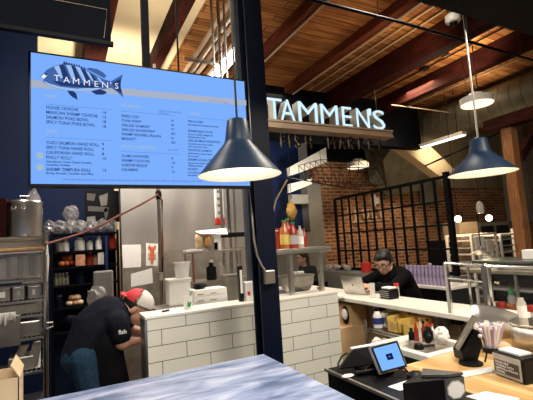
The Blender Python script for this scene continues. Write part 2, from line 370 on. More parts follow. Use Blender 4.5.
# tiled half wall
XW0, XW1, YW, ZW = .45, 1.945, 2.67, 1.178
struct(MB().bx(XW0+.012, XW1, YW, YW+.16, 0, ZW-.02), 'wall_front', 'tile', 'low wall of long white tiles')
struct(MB().bx(XW0-.002, XW1+.004, YW-.006, YW+.22, ZW-.019, ZW), 'trim_2', 'solid', 'off white ledge on the tiled half wall', bevel=.003)
struct(MB().bx(XW0-.004, XW0+.010, YW-.004, YW+.165, .01, ZW-.022), 'trim_3', 'steel', 'steel end cap of the tiled half wall')
# steel counter behind the half wall
t = thing('prep_table', (1.2, 3.2, 0), 'steel prep table running behind the tiled half wall', 'table')
MB().bx(.62, 1.94, 2.90, 3.42, 1.10, 1.14).build('table_top', 'steel', t, bevel=.004)
MB().bx(.64, 1.92, 2.94, 3.40, .3, .33).build('lower_shelf', 'steel_dark', t)
for x in (.66, 1.9):
    for y in (2.94, 3.38): MB().cyl((x, y, 0), (x, y, 1.1), .02).build('leg', 'steel', t, smooth=True)

# round duct on the right
zc = 3.86
A = onZ(533, 92, zc); X = A.x
t = thing('air_duct', (X, 4.5, 3.5), 'large round olive grey ventilation duct under the ceiling', 'duct')
MB().cyl((X, 1.5, zc), (X, 6.15, zc), .34, seg=40).build('duct_barrel', 'concrete', t, smooth=True)
b = MB()
for k in range(23): b.lathe((X, 1.6+k*.2, zc), [(.335, -.008), (.348, 0), (.335, .008)], 40, Matrix.Rotation(pi/2, 4, 'X'), cap=False)
tag(b.build('duct_rib', 'concrete', t, smooth=True), None)
# sloping rectangular chute
q = [onY(383, 140, 6.6), onY(391, 150, 6.3), onY(432, 179, 6.0), onY(398, 184, 6.4), onY(384, 186, 6.6)]
t = thing('sloping_chute', onY(400, 180, 6.4), 'sloping olive concrete bulkhead above the black grid screen', 'duct')
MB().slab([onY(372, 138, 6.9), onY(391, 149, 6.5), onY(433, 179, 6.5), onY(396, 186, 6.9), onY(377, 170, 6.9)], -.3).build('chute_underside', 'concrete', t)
MB().slab([onY(391, 149, 6.45), onY(421, 148, 6.45), onY(447, 173, 6.45), onY(432, 179, 6.45)], -.25).build('chute_side', 'cream', t)  # cream stands in for light falling on this face of the bulkhead
# grey band of wall between grid and lamp
struct(MB().bx(onY(418, 160, 7.05).x, onY(433, 160, 7.05).x, 7.02, 7.11, 2.3, ZC), 'wall_back_pier', 'greypaint')

# timber frame right
t = thing('timber_frame', (6.1, 3.6, 0), 'reddish timber post and crossbeam frame at the right edge', 'frame')
pb = onY(523, 240, 3.6)
xx = pb.x-.01
MB().bx(xx-.08, xx+.08, 3.52, 3.68, 0, onY(512, 127, 3.6).z).build('post', 'post', t, bevel=.01)
zt = onY(512, 122, 3.6).z
MB().bx(xx-.15, xx+.05, .9, 3.9, zt-.10, zt+.08).build('crossbeam', 'beam', t, bevel=.01)
MB().slab([onY(523, 150, 3.6), onY(533, 133, 3.6), onY(541, 133, 3.6), onY(524, 162, 3.6)], .1).build('brace', 'beam', t)
t = thing('grey_post', onY(510, 240, 5.2), 'slim grey green post left of the timber post', 'post')
p = onY(509, 130, 5.2); MB().bx(p.x-.05, p.x+.06, 5.15, 5.25, 0, p.z+.2).build('shaft', 'creamdim', t)
tag(MB().tube([onY(425, 166, 6.2), onY(505, 130, 4.3), onY(545, 114, 3.4)], .02).build('black_rail', 'blackmetal', smooth=True), 'black pipe rail rising to the timber frame', 'pipe')

# black steel grid screen
XG = 4.3; y0, y1 = 3.42, 5.77; z0, z1 = 1.07, 2.28
t = thing('grid_screen', (XG, 4.6, z0-.1), 'black steel window grid screen in front of the brick wall', 'screen')
b = MB()
n = 12
MB().bx(XG-.03, XG+.03, y0-.03, y0+.03, z0-.029, z1+.06).build('end_post', 'blackmetal', t)
MB().bx(XG-.02, XG+.02, y1-.02, y1+.02, z0-.029, z1).build('end_post', 'blackmetal', t)
for k in range(1, n):
    y = y0+(y1-y0)*k/n; MB().bx(XG-.012, XG+.012, y-.014, y+.014, z0, z1).build('upright_bar', 'blackmetal', t)
for k in range(5):
    z = z0+(z1-z0)*k/4; h = .022 if k in (0, 4) else .012
    MB().bx(XG-.016, XG+.016, y0, y1, z-h, z+h).build('cross_bar', 'blackmetal', t)
struct(MB().bx(XG-.28, XG+.06, y0-.03, y1+.4, 0, z0-.03), 'wall_low', 'greypaint', 'low grey wall under the grid screen')

# sign on the brick
t = thing('wall_lettering', (6.35, 7.15, 2.0), 'small pale dimensional letters and leaf mark on the brick wall', 'sign')
for i, (ch, x) in enumerate((('J', 354), ('U', 362), ('L', 371), ('L', 379))):
    P = onY(x, 219.3-.08*(x-355), 7.16); MB().text(ch, P, .30, ext=.03, bold=.008).build('letter', 'cream', t)
MB().slab([onY(352, 222.3, 7.15), onY(389, 218.8, 7.15), onY(389, 219.6, 7.15), onY(352, 223.1, 7.15)], .05).build('ledge', 'cream', t)
P = [(372, 197), (375.5, 194), (376, 198), (379, 197), (379.5, 203), (376, 204.5), (374, 208), (372, 203)]
MB().slab([onY(x, y, 7.15) for x, y in P], .05).build('leaf_mark', 'white', t)

# ================================================================== NAME SIGN
t = thing('name_sign', (3.5, 4.6, 3.15), 'lit blue white letters above a tan beam with hanging black letters', 'sign')
zt = 3.235
MB().bx(2.36, 4.66, 4.58, 4.90, zt-.03, zt).bx(2.36, 4.66, 4.60, 4.66, zt-.09, zt-.03).bx(2.36, 4.66, 4.58, 4.80, zt-.115, zt-.09).build('tan_beam', 'tan', t, bevel=.004)
Hc = .31/.69
xs = {'T': (268, 283), 'A': (281.5, 296), 'M': (299.5, 318.5), 'M2': (322, 339), 'E': (343.5, 353), 'N': (358, 370.5), "'": (370.5, 373), 'S': (374.5, 386)}
for k, (xa_, xb_) in xs.items():
    ch = k[0]; ym = 119+.1*(xa_-268)-4
    x0 = onY(xa_, ym, 4.6).x; x1 = onY(xb_, ym, 4.6).x
    for ext, nm, yy, mt in ((.075, 'letter_return', 4.70, 'letterside'), (.004, 'letter_face', 4.615, 'letter')):
        b = MB().text(ch, (0, 0, 0), Hc, ext=ext, bold=-.003)
        vx = [v.co.x for v in b.bm.verts]; lo, hi = min(vx), max(vx); vz = [v.co.z for v in b.bm.verts]; zl = min(vz) if ch != "'" else 0
        sc = (x1-x0)/(hi-lo)
        for v in b.bm.verts: v.co = Vector((x0+(v.co.x-lo)*sc, v.co.y+yy, zt+.004+v.co.z-zl))
        b.build(nm, mt, t)
for ch, xa_, xb_ in (('F', 281.8, 285.6), ('I', 290, 291.3), ('S', 296, 300.5), ('H', 306.5, 312.5), ('M', 329, 336), ('A', 340, 346), ('R', 349.5, 354), ('K', 359.5, 365), ('E', 369.5, 373.6), ('T', 377.5, 383)):
    x0 = onY(xa_, 141, 4.75).x; x1 = onY(xb_, 141, 4.75).x; zb_ = onY(xa_, 146.8+.022*(xa_-283), 4.75).z; zt2 = onY(xa_, 134.8+.03*(xa_-283), 4.75).z
    for nm, mt_, ext, yy in (('hanging_letter', 'black', .006, 4.75), ('hanging_letter_return', 'steel_dark', .018, 4.775)):  # paler steel sides stand in for highlights on the black letters
        b = MB().text(ch, (0, 0, 0), 1, ext=ext, bold=.0 if ext < .01 else -.01)
        vx = [v.co.x for v in b.bm.verts]; vz = [v.co.z for v in b.bm.verts]; lo, hi, zl, zh = min(vx), max(vx), min(vz), max(vz)
        for v in b.bm.verts: v.co = Vector((x0+(v.co.x-lo)*(x1-x0)/(hi-lo), v.co.y+yy, zb_+(v.co.z-zl)*(zt2-zb_)/(zh-zl)))
        b.build(nm, mt_, t)
    for xx in (x0+.01, x1-.01): MB().cyl((xx, 4.78, zt2-.01), (xx, 4.78, zt-.114), .005, seg=6).build('hanger', 'steel_dark', t)
for x in (2.5, 4.5): MB().cyl((x, 4.75, zt), (x, 4.75, ZC-.005), .008, seg=6).build('hanging_rod', 'blackmetal', t)

# pale bulkhead panel and wire hanging rack behind the sign
t = thing('bulkhead_panel', onY(300, 170, 6.6), 'pale slanted bulkhead panel left of the hanging wire rack', 'panel')
MB().slab([onY(288, 168, 6.3), onY(326, 147.5, 6.3), onY(327, 162, 6.3), onY(289, 177, 6.3)], .05).build('upper_panel', 'white', t)
MB().slab([onY(289, 184, 6.3), onY(312, 178.5, 6.3), onY(312, 184, 6.3), onY(289, 193, 6.3)], .05).build('lower_panel', 'white', t)
t = thing('wire_rack', onY(340, 175, 5.5), 'black hanging wire truss rack under the name sign', 'rack')
YA = 5.3
def L2(p, q, n=1): return [p.lerp(q, i/n) for i in range(n+1)]
P0 = onY(287, 177, YA); P1 = onY(321, 167, YA+.3); P2 = onY(386, 184, YA); P3 = onY(345, 188, YA-.3); PT = onY(330, 164, YA+.2); PQ = onY(376, 168, YA+.4)
b = MB().tube([P0, P1, PQ, P2], .009, 6).tube([P0, P3, P2], .009, 6)
lo = L2(P0, P3, 9)+L2(P3, P2, 9)[1:]; hi = L2(P0, P1, 6)+L2(P1, PQ, 6)[1:]+L2(PQ, P2, 6)[1:]
b.build('frame', 'blackmetal', t, smooth=True)
b = MB()
for i in range(len(lo)-1):
    b.tube([lo[i], hi[i]], .005, 5); b.tube([hi[i], lo[i+1]], .005, 5)
up = [h+Vector((0, 0, .13)) for h in hi[2:16]]
b.tube(up, .006, 5)
for i in range(len(up)-1): b.tube([hi[i+2], up[i]], .005, 5); b.tube([up[i], hi[i+3]], .005, 5)
for i in range(8): b.tube([P0.lerp(P2, .1+i*.1)+Vector((0, .2, .0)), P0.lerp(P2, .14+i*.1)+Vector((0, -.3, -.1))], .005, 5)
b.build('wire_lattice', 'blackmetal', t)
for P in (P1, PQ): MB().tube([P, (P.x, P.y, ZC-.01)], .004, 5).build('hanging_wire', 'blackmetal', t)

# fixtures
def disc(px_, py_, z, r, lab):
    P = onZ(px_, py_, z); t = thing('disc_light', P, lab, 'light')
    MB().lathe(P, [(r*.4, .16), (r*.5, .1), (r, .09), (r, 0), (r*.96, 0)], 32).build('housing', 'white', t, smooth=True)
    MB().lathe(P, [(r*.95, -.004), (r*.95, -.012), (.01, -.014)], 32).build('diffuser', mat('disc_glow', (.8, .75, .6), .5, emit=(1, .88, .66), es=1.3), t, smooth=True)
    for dx in (-.05, .05): MB().cyl((P.x+dx, P.y, P.z+.15), (P.x+dx, P.y, ZC-.004), .008, seg=8).build('stem', 'blackmetal', t)
disc(477, 104, 3.4, .225, 'round pale disc light hanging near the large duct')
disc(358, 167, 3.0, .22, 'small white round disc light behind the wire rack')
P = onZ(453, 20, 4.02); t = thing('dome_camera', P+Vector((0, 0, -.08)), 'white dome security camera fixed under the ceiling beam', 'camera')
MB().lathe(P, [(.06, .07), (.085, .05), (.085, -.01), (.07, -.03), (.05, -.035)], 24).build('mount', 'white', t, smooth=True)
MB().sph(P+Vector((0, 0, -.03)), (.048, .048, .045), 20).build('dome', 'black', t, smooth=True)
MB().cyl(P+Vector((0, 0, .07)), (P.x, P.y, ZC-.004), .03).build('stem', 'white', t)
def striplight(A, B, w, lab, m):
    A = Vector(A); B = Vector(B); c = (A+B)/2; t = thing('strip_light', c, lab, 'light')
    MB().bx(A.x-w, A.x+w, A.y, B.y, A.z, A.z+.06).build('housing', 'white', t, bevel=.004)
    MB().bx(A.x-w*.8, A.x+w*.8, A.y+.02, B.y-.02, A.z-.02, A.z-.001).build('lens', m, t)
    for y in (A.y+.15, B.y-.15): MB().cyl((A.x, y, A.z+.06), (A.x, y, ZC-.004), .006, seg=6).build('hanging_rod', 'blackmetal', t)
striplight((6.72, 4.84, 3.38), (6.72, 5.95, 3.38), .07, 'glowing linear strip light under the round duct', 'tube2')
striplight((2.04, 4.35, 4.12), (2.04, 5.95, 4.12), .09, 'bright strip light above the menu screen beside the column', 'tube')

# edison bulbs far right
for i, (x, y) in enumerate(((458, 219), (489, 218), (519, 216))):
    P = onY(x, y, 4.9 if i < 2 else 4.7); lab = ('filament bulb pendant left of the sheet pan racks, nearest the black grid', 'middle filament bulb pendant over the sheet pan racks', 'filament bulb pendant beside the timber post')[i]
    t = thing('bulb_pendant', P, lab, 'lamp', 'small glowing bulb pendants over the bakery racks')
    MB().sph(P, (.06, .06, .06), 14).build('bulb', 'edison', t, smooth=True)
    MB().cyl(P+Vector((0, 0, .04)), P+Vector((0, 0, .11)), .02).build('socket', 'black', t)
    MB().cyl(P+Vector((0, 0, .11)), (P.x, P.y, ZC-.004), .005, seg=6).build('cord', 'black', t)

# pendant lamps over the counter
def pendant(P, R, H, lab):
    t = thing('pendant_lamp', P, lab, 'lamp', 'conical pendant lamps over the counter')
    o_ = [(R, 0), (R*.985, .02*H), (R*.62, .33*H), (R*.36, .56*H), (R*.32, .62*H), (R*.25, .97*H), (R*.21, H), (.012, H)]
    i_ = [(.012, H-.012), (R*.20, H-.012), (R*.30, .62*H), (R*.34, .55*H), (R*.60, .315*H), (R*.97, .004), (R, 0)]
    MB().lathe(P, o_, 64, cap=False).build('shade', 'shade', t, smooth=True)
    MB().lathe(P, i_, 64, cap=False).build('shade_lining', 'shadein', t, smooth=True)
    MB().sph(P+Vector((0, 0, H*.42)), (.045, .045, .06), 20).build('bulb', 'bulb', t, smooth=True)
    MB().cyl(P+Vector((0, 0, H*.48)), P+Vector((0, 0, H*.95)), .02).build('socket', 'white', t)
    MB().cyl(P+Vector((0, 0, H)), (P.x, P.y, ZC-.004), .0055, seg=8).build('cord', 'black' if P.x < 1 else 'steel', t)
    l = bpy.data.lights.new('lamp', 'POINT'); l.energy = 4; l.color = (1, .84, .58); l.shadow_soft_size = .05
    lo_ = bpy.data.objects.new('pendant_light', l); COL.objects.link(lo_); lo_.location = P+Vector((0, 0, H*.22))
pendant(onY(240, 175.5, 1.75), .200, .275, 'dark blue conical pendant lamp hanging before the menu screen')
pendant(onY(482.3, 173.5, 1.5), .186, .21, 'dark blue conical pendant lamp hanging at right before the brick wall')
# ================================================================== MENU SCREEN
KT = 2.24/3.18; YT = 2.24; tx0, tx1 = -.222*KT, 1.482*KT; tz0, tz1 = 1.6+.480*KT, 1.6+1.475*KT
TVT = t = thing('menu_screen', ((tx0+tx1)/2, YT, tz0), 'large lit blue menu screen with fish logo hung above the kitchen', 'screen')
MB().bx(tx0, tx1, YT, YT+.045, tz0, tz1).build('housing', 'black', t, bevel=.004)
def screenmat():
    m = bpy.data.materials.new('screen_glow'); nt, N, L = nodes(m); N.remove(N['Principled BSDF'])
    e = N.new('ShaderNodeEmission'); e.inputs['Strength'].default_value = 1.0
    e.inputs['Color'].default_value = (.20, .43, 1.0, 1); L.new(e.outputs[0], N['Material Output'].inputs['Surface']); return m
SM = screenmat()
sc_ = MB().bx(tx0+.012, tx1-.012, YT-.003, YT-.001, tz0+.016, tz1-.012).build('display', SM, t)
YS = YT-.005
def S(x, y): return onY(x, y, YS)
def quad(pts, d=.0008, y=YS):
    return [onY(x, yy, y) for x, yy in pts]
MB().slab([S(31, 79.5), S(246.3, 100.2), S(246.3, 105.7), S(31, 87.2)], .0005).build('pale_band', emis('pale_band_ink', (.40, .45, .58), 1), sc_)
inkb = emis('menu_ink_dark', (.02, .045, .20), 1); inky = emis('menu_ink_yellow', (.36, .50, .62), 1); inkg = emis('menu_ink_grey', (.10, .22, .60), 1)
bd, by, bg_ = MB(), MB(), MB()
def line(mb, txt, x, y, s, sx=1, bold=.0006):
    if len(txt) > 3 and s < .04: sx *= .88
    P = S(x, y); mb.text(txt, P, s*.90*KT, bold=bold*.6, sx=sx*.97)
def hr(x0, x1, y0, y1):
    a, b = S(x0, y0), S(x1, y1); bg_.bx(a.x, b.x, YS-.0002, YS+.0002, a.z-.0010, a.z+.0010)
line(by, 'RAW', 46.5, 97, .032)
hr(46, 112, 104, 107)
for i, (s, pr) in enumerate((('HOUSE CEVICHE', '14'), ('MEXICAN SHRIMP CEVICHE', '13'), ('SALMON POKE BOWL', '18'), ('SPICY TUNA POKE BOWL', '18'))):
    line(bd, s, 46, 108.6+i*4.9, .0365); line(bd, pr, 102, 113.6+i*4.65, .034)
line(by, 'SUSHI', 46.5, 132.5, .034)
hr(46, 112, 137, 139.6)
for i, (s, pr) in enumerate((('YUZU SALMON HAND ROLL', '9'), ('SPICY TUNA HAND ROLL', '9'), ('CALIFORNIA HAND ROLL', '8'), ('PHILLY ROLL*', '13'))):
    line(bd, s, 46, 143.8+i*4.95, .0355); line(bd, pr, 102, 145.6+i*4.8, .034)
line(bd, 'Crab Salmon, Cream Cheese, Avocado,', 46, 162.4, .024); line(bd, 'Cucumber, Furikake', 46, 165.6, .024)
line(bd, 'SHRIMP TEMPURA ROLL', 46, 170.7, .0355); line(bd, '13', 102, 171.6, .034)
line(bd, 'Shrimp, Avocado, Cucumber, Spicy Mayo', 46, 174, .024)
line(by, 'FISH MARKET', 120.5, 106.3, .034)
line(bg_, 'SERVED WITH CHOICE OF', 159, 111.5, .020); line(bg_, 'TWO SIDES', 159, 113.8, .020)
hr(121, 176, 111, 114)
for i, (s, pr) in enumerate((('FRIED COD', '16'), ('TUNA POKE*', '18'), ('GRILLED SALMON*', '19'), ('GRILLED SWORDFISH*', '18.5'), ('SHRIMP SKEWERS, PRAWN', '16'), ('MARKET*', '18.5'))):
    line(bd, s, 121.5, 117+i*4.55, .033); line(bd, pr, 170.5, 121.5+i*4.4, .031)
line(by, 'SOUPS & APPETIZERS', 121.5, 147.6, .036)
line(bg_, 'ADD A SIDE', 168, 150.5, .020); hr(121, 180, 151.5, 152)
for i, (s, pr) in enumerate((('CLAM CHOWDER', '8'), ('SHRIMP COCKTAIL', '14'), ('LOBSTER BISQUE', '9'), ('CALAMARI', '13'))):
    line(bd, s, 121.5, 157+i*4.6, .033); line(bd, pr, 171.5, 159.5+i*4.5, .031)
line(by, 'HOUSE', 190.5, 114.5, .034); hr(188, 228, 117, 118)
line(bg_, 'FRESH SEAFOOD DAILY', 208, 101.5, .024)
for i, (s, u1, u2) in enumerate((('FISH & CHIPS', 'Beer battered cod, coleslaw, house fries', ''), ('SHRIMP BAJA TACOS', 'Two corn tortillas, cabbage, pico', 'Pineapple salsa or lime'), ('GRILLED MAHI SANDWICH', 'Toasted brioche, tomato, pickle,', 'Aioli, house fries or slaw'), ('TROPICAL SALMON', 'Grilled salmon, mango, jasmine', 'Rice, coconut'), ('SHRIMP & SCALLOPS', 'Capers, lemon butter, asparagus', 'Whipped potatoes'), ('PO BOY', 'Fried shrimp or fish', 'Remoulade'))):
    y = 122.2+i*9.6
    line(bd, s, 188, y, .030); line(bd, u1, 188, y+3.0, .0215)
    if u2: line(bd, u2, 188, y+5.7, .0215)
line(bg_, 'These items may be served raw or undercooked. Consuming raw or undercooked meats, poultry, seafood or eggs may increase your risk of illness.', 63, 180.2, .0215, 1.05)
bd.build('menu_text', inkb, sc_, recalc=False); by.build('menu_heading', inky, sc_, recalc=False); bg_.build('fine_print', inkg, sc_, recalc=False)
for y in (155.5, 167.2):
    P = S(40, y); MB().lathe(P, [(.017, -.0005), (.017, .0005)], 20, FACE).build('round_badge', emis('badge_ink', (.36, .50, .62), 1), sc_)
# fish logo (crop 25..145 x 45..135 at 4.4417)
def fc(pts, y=YS-.001):
    return [onY(25+x/4.4417, 45+yy/4.4417, y) for x, yy in pts]
def ink(nm, c): return emis(nm, c, 1)
deep = ink('fish_deep', (.018, .04, .16)); mid = ink('fish_mid', (.055, .13, .38)); pale = ink('fish_pale', (.34, .52, .86)); whi = ink('fish_white', (.85, .90, 1))
body = [(66, 142), (80, 126), (100, 108), (130, 93), (165, 84), (200, 84), (235, 92), (270, 108), (310, 132), (350, 152), (385, 162), (385, 190), (345, 196), (300, 204), (240, 207), (190, 203), (140, 193), (100, 178), (78, 162), (84, 152)]
fish = MB().slab(fc(body), .0004).build('fish_body', mid, sc_)
MB().slab(fc([(80, 158), (110, 172), (160, 186), (230, 194), (300, 190), (345, 192), (300, 203), (240, 206), (190, 202), (140, 192), (100, 177)], YS-.0016), .0003).build('fish_belly', pale, fish)
MB().slab(fc([(380, 162), (400, 150), (435, 130), (426, 160), (425, 185), (438, 234), (405, 205), (383, 190)]), .0004).build('tail_fin', mid, fish)
sp = [(168, 84)]
for k in range(9): sp += [(174+k*11, 70+k*2.6+(k > 6)*4), (182+k*11, 82+k*3.1)]
sp += [(275, 108), (220, 96)]
MB().slab(fc(sp), .0004).build('dorsal_fin', deep, fish)
MB().slab(fc([(272, 106), (285, 100), (322, 107), (350, 124), (362, 138), (352, 148), (318, 130)]), .0004).build('rear_dorsal_fin', mid, fish)
MB().slab(fc([(186, 200), (214, 204), (228, 216), (234, 244), (212, 232), (198, 220)]), .0004).build('pelvic_fin', deep, fish)
MB().slab(fc([(292, 204), (336, 197), (356, 204), (364, 214), (345, 221), (315, 220)]), .0004).build('anal_fin', deep, fish)
b = MB()
for p in ([(128, 96), (150, 90), (172, 140), (160, 150)], [(182, 88), (204, 90), (226, 150), (208, 150)], [(222, 92), (244, 100), (272, 156), (256, 156)], [(268, 112), (284, 122), (312, 160), (298, 160)], [(318, 140), (330, 146), (345, 166), (334, 166)]): b.slab(fc(p, YS-.0016), .0003)
b.build('pale_stripes', pale, fish)
b = MB()
for p in ([(152, 92), (172, 88), (200, 150), (176, 170)], [(206, 92), (220, 94), (250, 158), (230, 170)], [(248, 102), (266, 112), (294, 165), (276, 172)], [(286, 124), (300, 132), (328, 168), (314, 174)], [(120, 160), (370, 178), (300, 192), (160, 180)], [(388, 168), (428, 148), (424, 180), (430, 215), (400, 196)]): b.slab(fc(p, YS-.002), .0002)
b.build('dark_stripes', deep, fish)
b = MB(); b.slab(fc([(70, 142), (84, 128), (98, 136), (84, 150)], YS-.002), .0002); b.build('snout', whi, fish)
P = onY(25+92/4.44, 45+130/4.44, YS-.003); MB().lathe(P, [(.0055, -.0003), (.0055, .0003)], 16, FACE).build('eye', deep, fish)
b = MB(); a0 = onY(25+118/4.44, 45+158/4.44, YS-.0034)
for i, ch in enumerate("TAMMEN'S"):
    P = onY(25+[128, 170, 210, 258, 306, 340, 378, 398][i]/4.44, 45+[158, 166, 172, 178, 184, 188, 190, 193][i]/4.44, YS-.0034); b.text(ch, P, .066*KT, bold=.0)
b.build('logo_lettering', whi, fish, recalc=False)
# hangers
P = onY(145, 30, 2.265); MB().bx(P.x-.02, P.x+.02, 2.245, 2.285, tz1+.002, ZC-.004).build('hanger_pole', 'blackmetal', t)
P = onY(177, 30, 2.265); MB().cyl((P.x, 2.265, tz1+.002), (P.x, 2.265, ZC-.004), .006).build('hanger_rod', 'blackmetal', t, smooth=True)

# vertical pipes by the column
for i, (x, r, m_) in enumerate(((223, .013, 'steel'), (230, .018, 'chrome'), (236, .012, 'steel'))):
    P = onY(x, 240, 3.62); tag(MB().cyl((P.x, 3.62, 1.14), (P.x, 3.62, ZC-.004), r, seg=14).build('riser_pipe', m_, smooth=True), ('left of the three vertical steel riser pipes behind the screen', 'thickest middle one of the three vertical riser pipes', 'right of the three vertical riser pipes, nearest the column')[i], 'pipe', 'steel riser pipes behind the column')
a = onY(222, 235, 3.58); b = onY(241, 235, 3.58)
tag(MB().bx(a.x, b.x+.1, 3.60, 3.65, a.z-.025, a.z+.02).build('pipe_clamp', 'black', bevel=.003), 'black clamp bar across the riser pipes', 'bracket')

# pole and hose in the kitchen
YP = 3.6
P = onY(160, 240, YP); t = thing('kitchen_pole', (P.x, YP, 0), 'thin dark vertical pole before the stainless wall carrying the hose', 'pole')
MB().cyl((P.x, YP, .02), (P.x, YP, 3.3), .016).build('pole', 'steel_dark', t, smooth=True)
MB().cyl((P.x, YP, .001), (P.x, YP, .02), .06).build('base', 'steel_dark', t, smooth=True)
MB().lathe((P.x, YP, onY(160, 195, YP).z), [(.02, -.04), (.028, -.02), (.028, .02), (.02, .04)], 14).build('clamp', 'black', t, smooth=True)
hp = [onY(*q) for q in ((46, 244, 3.35), (60, 240, 3.42), (80, 234, 3.48), (100, 226, 3.52), (120, 215, 3.54), (140, 205, 3.56), (158, 194.5, 3.575))]
hp += [onY(162, 200, 3.575), onY(162.5, 240, 3.575), onY(163, 300, 3.575)]
tag(MB().tube(hp, .009).build('hose', 'copper', smooth=True), 'red brown hose sagging from the left rack to the kitchen pole', 'hose')

# ================================================================== KITCHEN LEFT
# wire rack
t = thing('storage_rack', (-.35, 3.5, 0), 'tall steel storage rack at the left edge holding pans and the stockpot', 'rack')
rx0, rx1, ry0, ry1 = -.75, -.13, 3.38, 3.72; RS0 = onY(25, 236, 3.38).z
for x in (rx0, rx1):
    for y in (ry0, ry1): MB().cyl((x, y, .001), (x, y, RS0+.02), .013).build('post', 'chrome', t, smooth=True)
RS = [1.86, 1.725, 1.405, 1.195, .96, .72, .30]
RS = [onY(25, y, ry0).z for y in (236, 249, 279, 300, 315)] + [onY(25, 338, ry0).z, .80, .35]
for z in RS:
    b = MB(); b.bx(rx0, rx1, ry0-.008, ry0+.008, z-.02, z-.004).bx(rx0, rx1, ry1-.008, ry1+.008, z-.02, z-.004).bx(rx0, rx0+.01, ry0, ry1, z-.02, z-.004).bx(rx1-.01, rx1, ry0, ry1, z-.02, z-.004)
    for k in range(1, 22): x = rx0+(rx1-rx0)*k/22; b.bx(x-.002, x+.002, ry0, ry1, z-.006, z-.002)
    b.build('wire_shelf', 'steel', t)
# stockpot
P = onY(24.5, 235, 3.52); z = RS[0]; r = .118
t = thing('stockpot', (P.x, 3.52, z), 'steel stockpot with lid on top of the left rack', 'pot')
P = Vector((P.x, 3.52, z)); h = onY(24, 205, 3.5).z-z+.005
MB().lathe(P, [(r*.97, 0), (r, .01), (r, h), (r*1.04, h+.004), (r*1.04, h+.012), (r*.97, h+.012)], 36).build('pot_body', 'steel', t, smooth=True)
MB().lathe(P, [(r*1.02, h+.013), (r*.98, h+.022), (r*.5, h+.036), (.01, h+.04)], 36).build('lid', 'steel', t, smooth=True)
MB().tube([P+Vector((-.03, 0, h+.036)), P+Vector((-.03, 0, h+.065)), P+Vector((.03, 0, h+.065)), P+Vector((.03, 0, h+.036))], .006).build('lid_handle', 'steel', t, smooth=True)
for s in (-1, 1):
    a = .0; c = P+Vector((-.03+s*.03, -r*1.0, h*.8)); MB().tube([c+Vector((-.012*1, .005, .02)), c+Vector((-.01, -.02, .0)), c+Vector((.01, -.02, .0)), c+Vector((.012, .005, .02))], .004).build('side_handle', 'steel', t, smooth=True)
# things on the rack
def item(mb, name, m, lab, cat, group=None, **k): return tag(mb.build(name, m, **k), lab, cat, group)
def xr_(px0, px1, y): return onY(px0, 260, y).x, onY(px1, 260, y).x
a, b_ = xr_(0, 8.5, 3.45); item(MB().bx(a-.15, b_-.012, 3.42, 3.6, z, onY(5, 198, 3.42).z), 'storage_box', 'beam', 'dark red brown box left of the stockpot', 'box', bevel=.004)
P = onY(36, 205, 3.9); item(MB().crumple((P.x, 3.62, z+.19), (.062, .05, .19), .1, 3, 3), 'plastic_bag', 'plasticbag', 'cloudy plastic bag standing behind the stockpot', 'bag', smooth=True)
z1 = RS[1]; zt_ = onY(20, 238.5, 3.4).z
t = thing('long_pan', (-.4, 3.5, z1), 'long shallow steel pan on the second rack shelf under the stockpot', 'pan')
MB().bx(-.7, -.16, 3.41, 3.69, z1, zt_-.01).build('pan_body', 'steel', t, bevel=.005); MB().bx(-.71, -.15, 3.40, 3.70, zt_-.01, zt_).build('rim', 'steel', t, bevel=.002)
item(MB().bx(-.68, -.135, 3.30, 3.375, z1-.012, z1+.008), 'wooden_board', 'wood', 'orange brown wooden board edge on front of the rack', 'board', bevel=.003)
z2 = RS[2]
t = thing('clear_tub', (-.3, 3.5, z2), 'large clear food tub on the middle shelf of left rack', 'tub')
zt_ = onY(20, 252, 3.4).z
b = MB(); b.bx(-.50, -.15, 3.41, 3.66, z2, zt_-.012); b.build('tub_body', 'clearplastic', t, bevel=.02)
MB().bx(-.51, -.14, 3.40, 3.67, zt_-.012, zt_).build('rim', 'white', t, bevel=.003)
for k in range(4): MB().bx(-.44+k*.07, -.41+k*.07, 3.402, 3.409, z2+.02, zt_-.03).build('ridge', 'steel', t, bevel=.003)
item(MB().bx(-.70, -.525, 3.42, 3.66, z2, zt_-.03), 'steel_pan', 'steel_dark', 'deep steel pan at the left frame edge beside clear tub', 'pan', bevel=.01)
z3 = RS[3]; zt_ = onY(20, 285.5, 3.4).z
for i, (xa_, xb_, lab) in enumerate(((-10, 10.5, 'steel insert pan with dark frame at left edge of the rack'), (12, 25, 'middle of the three steel insert pans on the rack'), (27.5, 40, 'steel insert pan with pale label nearest the rack post'))):
    a, b_ = xr_(xa_, xb_, 3.4); t = thing('insert_pan', ((a+b_)/2, 3.45, z3), lab, 'pan', 'insert pans on the rack')
    MB().bx(a, b_, 3.40, 3.6, z3, zt_-.008).build('pan_body', 'steel' if i else 'steel_dark', t, bevel=.008)
    MB().bx(a-.004, b_+.004, 3.395, 3.605, zt_-.008, zt_).build('rim', 'steel', t)
    MB().bx(a+.03, b_-.03, 3.392, 3.398, z3+.03, z3+.07).build('front_label', 'paper' if i != 1 else 'label', t)
item(MB().bx(*xr_(22, 42, 3.45), 3.43, 3.6, RS[2]-.045, RS[2]-.021), 'towel', 'paper', 'folded pale towel tucked under the clear tub shelf', 'towel', bevel=.008)
z4 = RS[4]
item(MB().bx(-.34, -.16, 3.41, 3.66, RS[5], RS[5]+.11), 'square_pan', 'steel', 'square steel pan right of the white towel on the rack', 'pan', bevel=.01)
item(MB().bx(-.56, -.16, 3.41, 3.68, z4, onY(30, 303.5, 3.4).z), 'steel_bin', 'steel_dark', 'wide dull steel bin on fourth shelf of the left rack', 'bin', bevel=.01)
b = MB(); a0, a1 = onY(-8, 313, 3.30), onY(20, 345, 3.30)
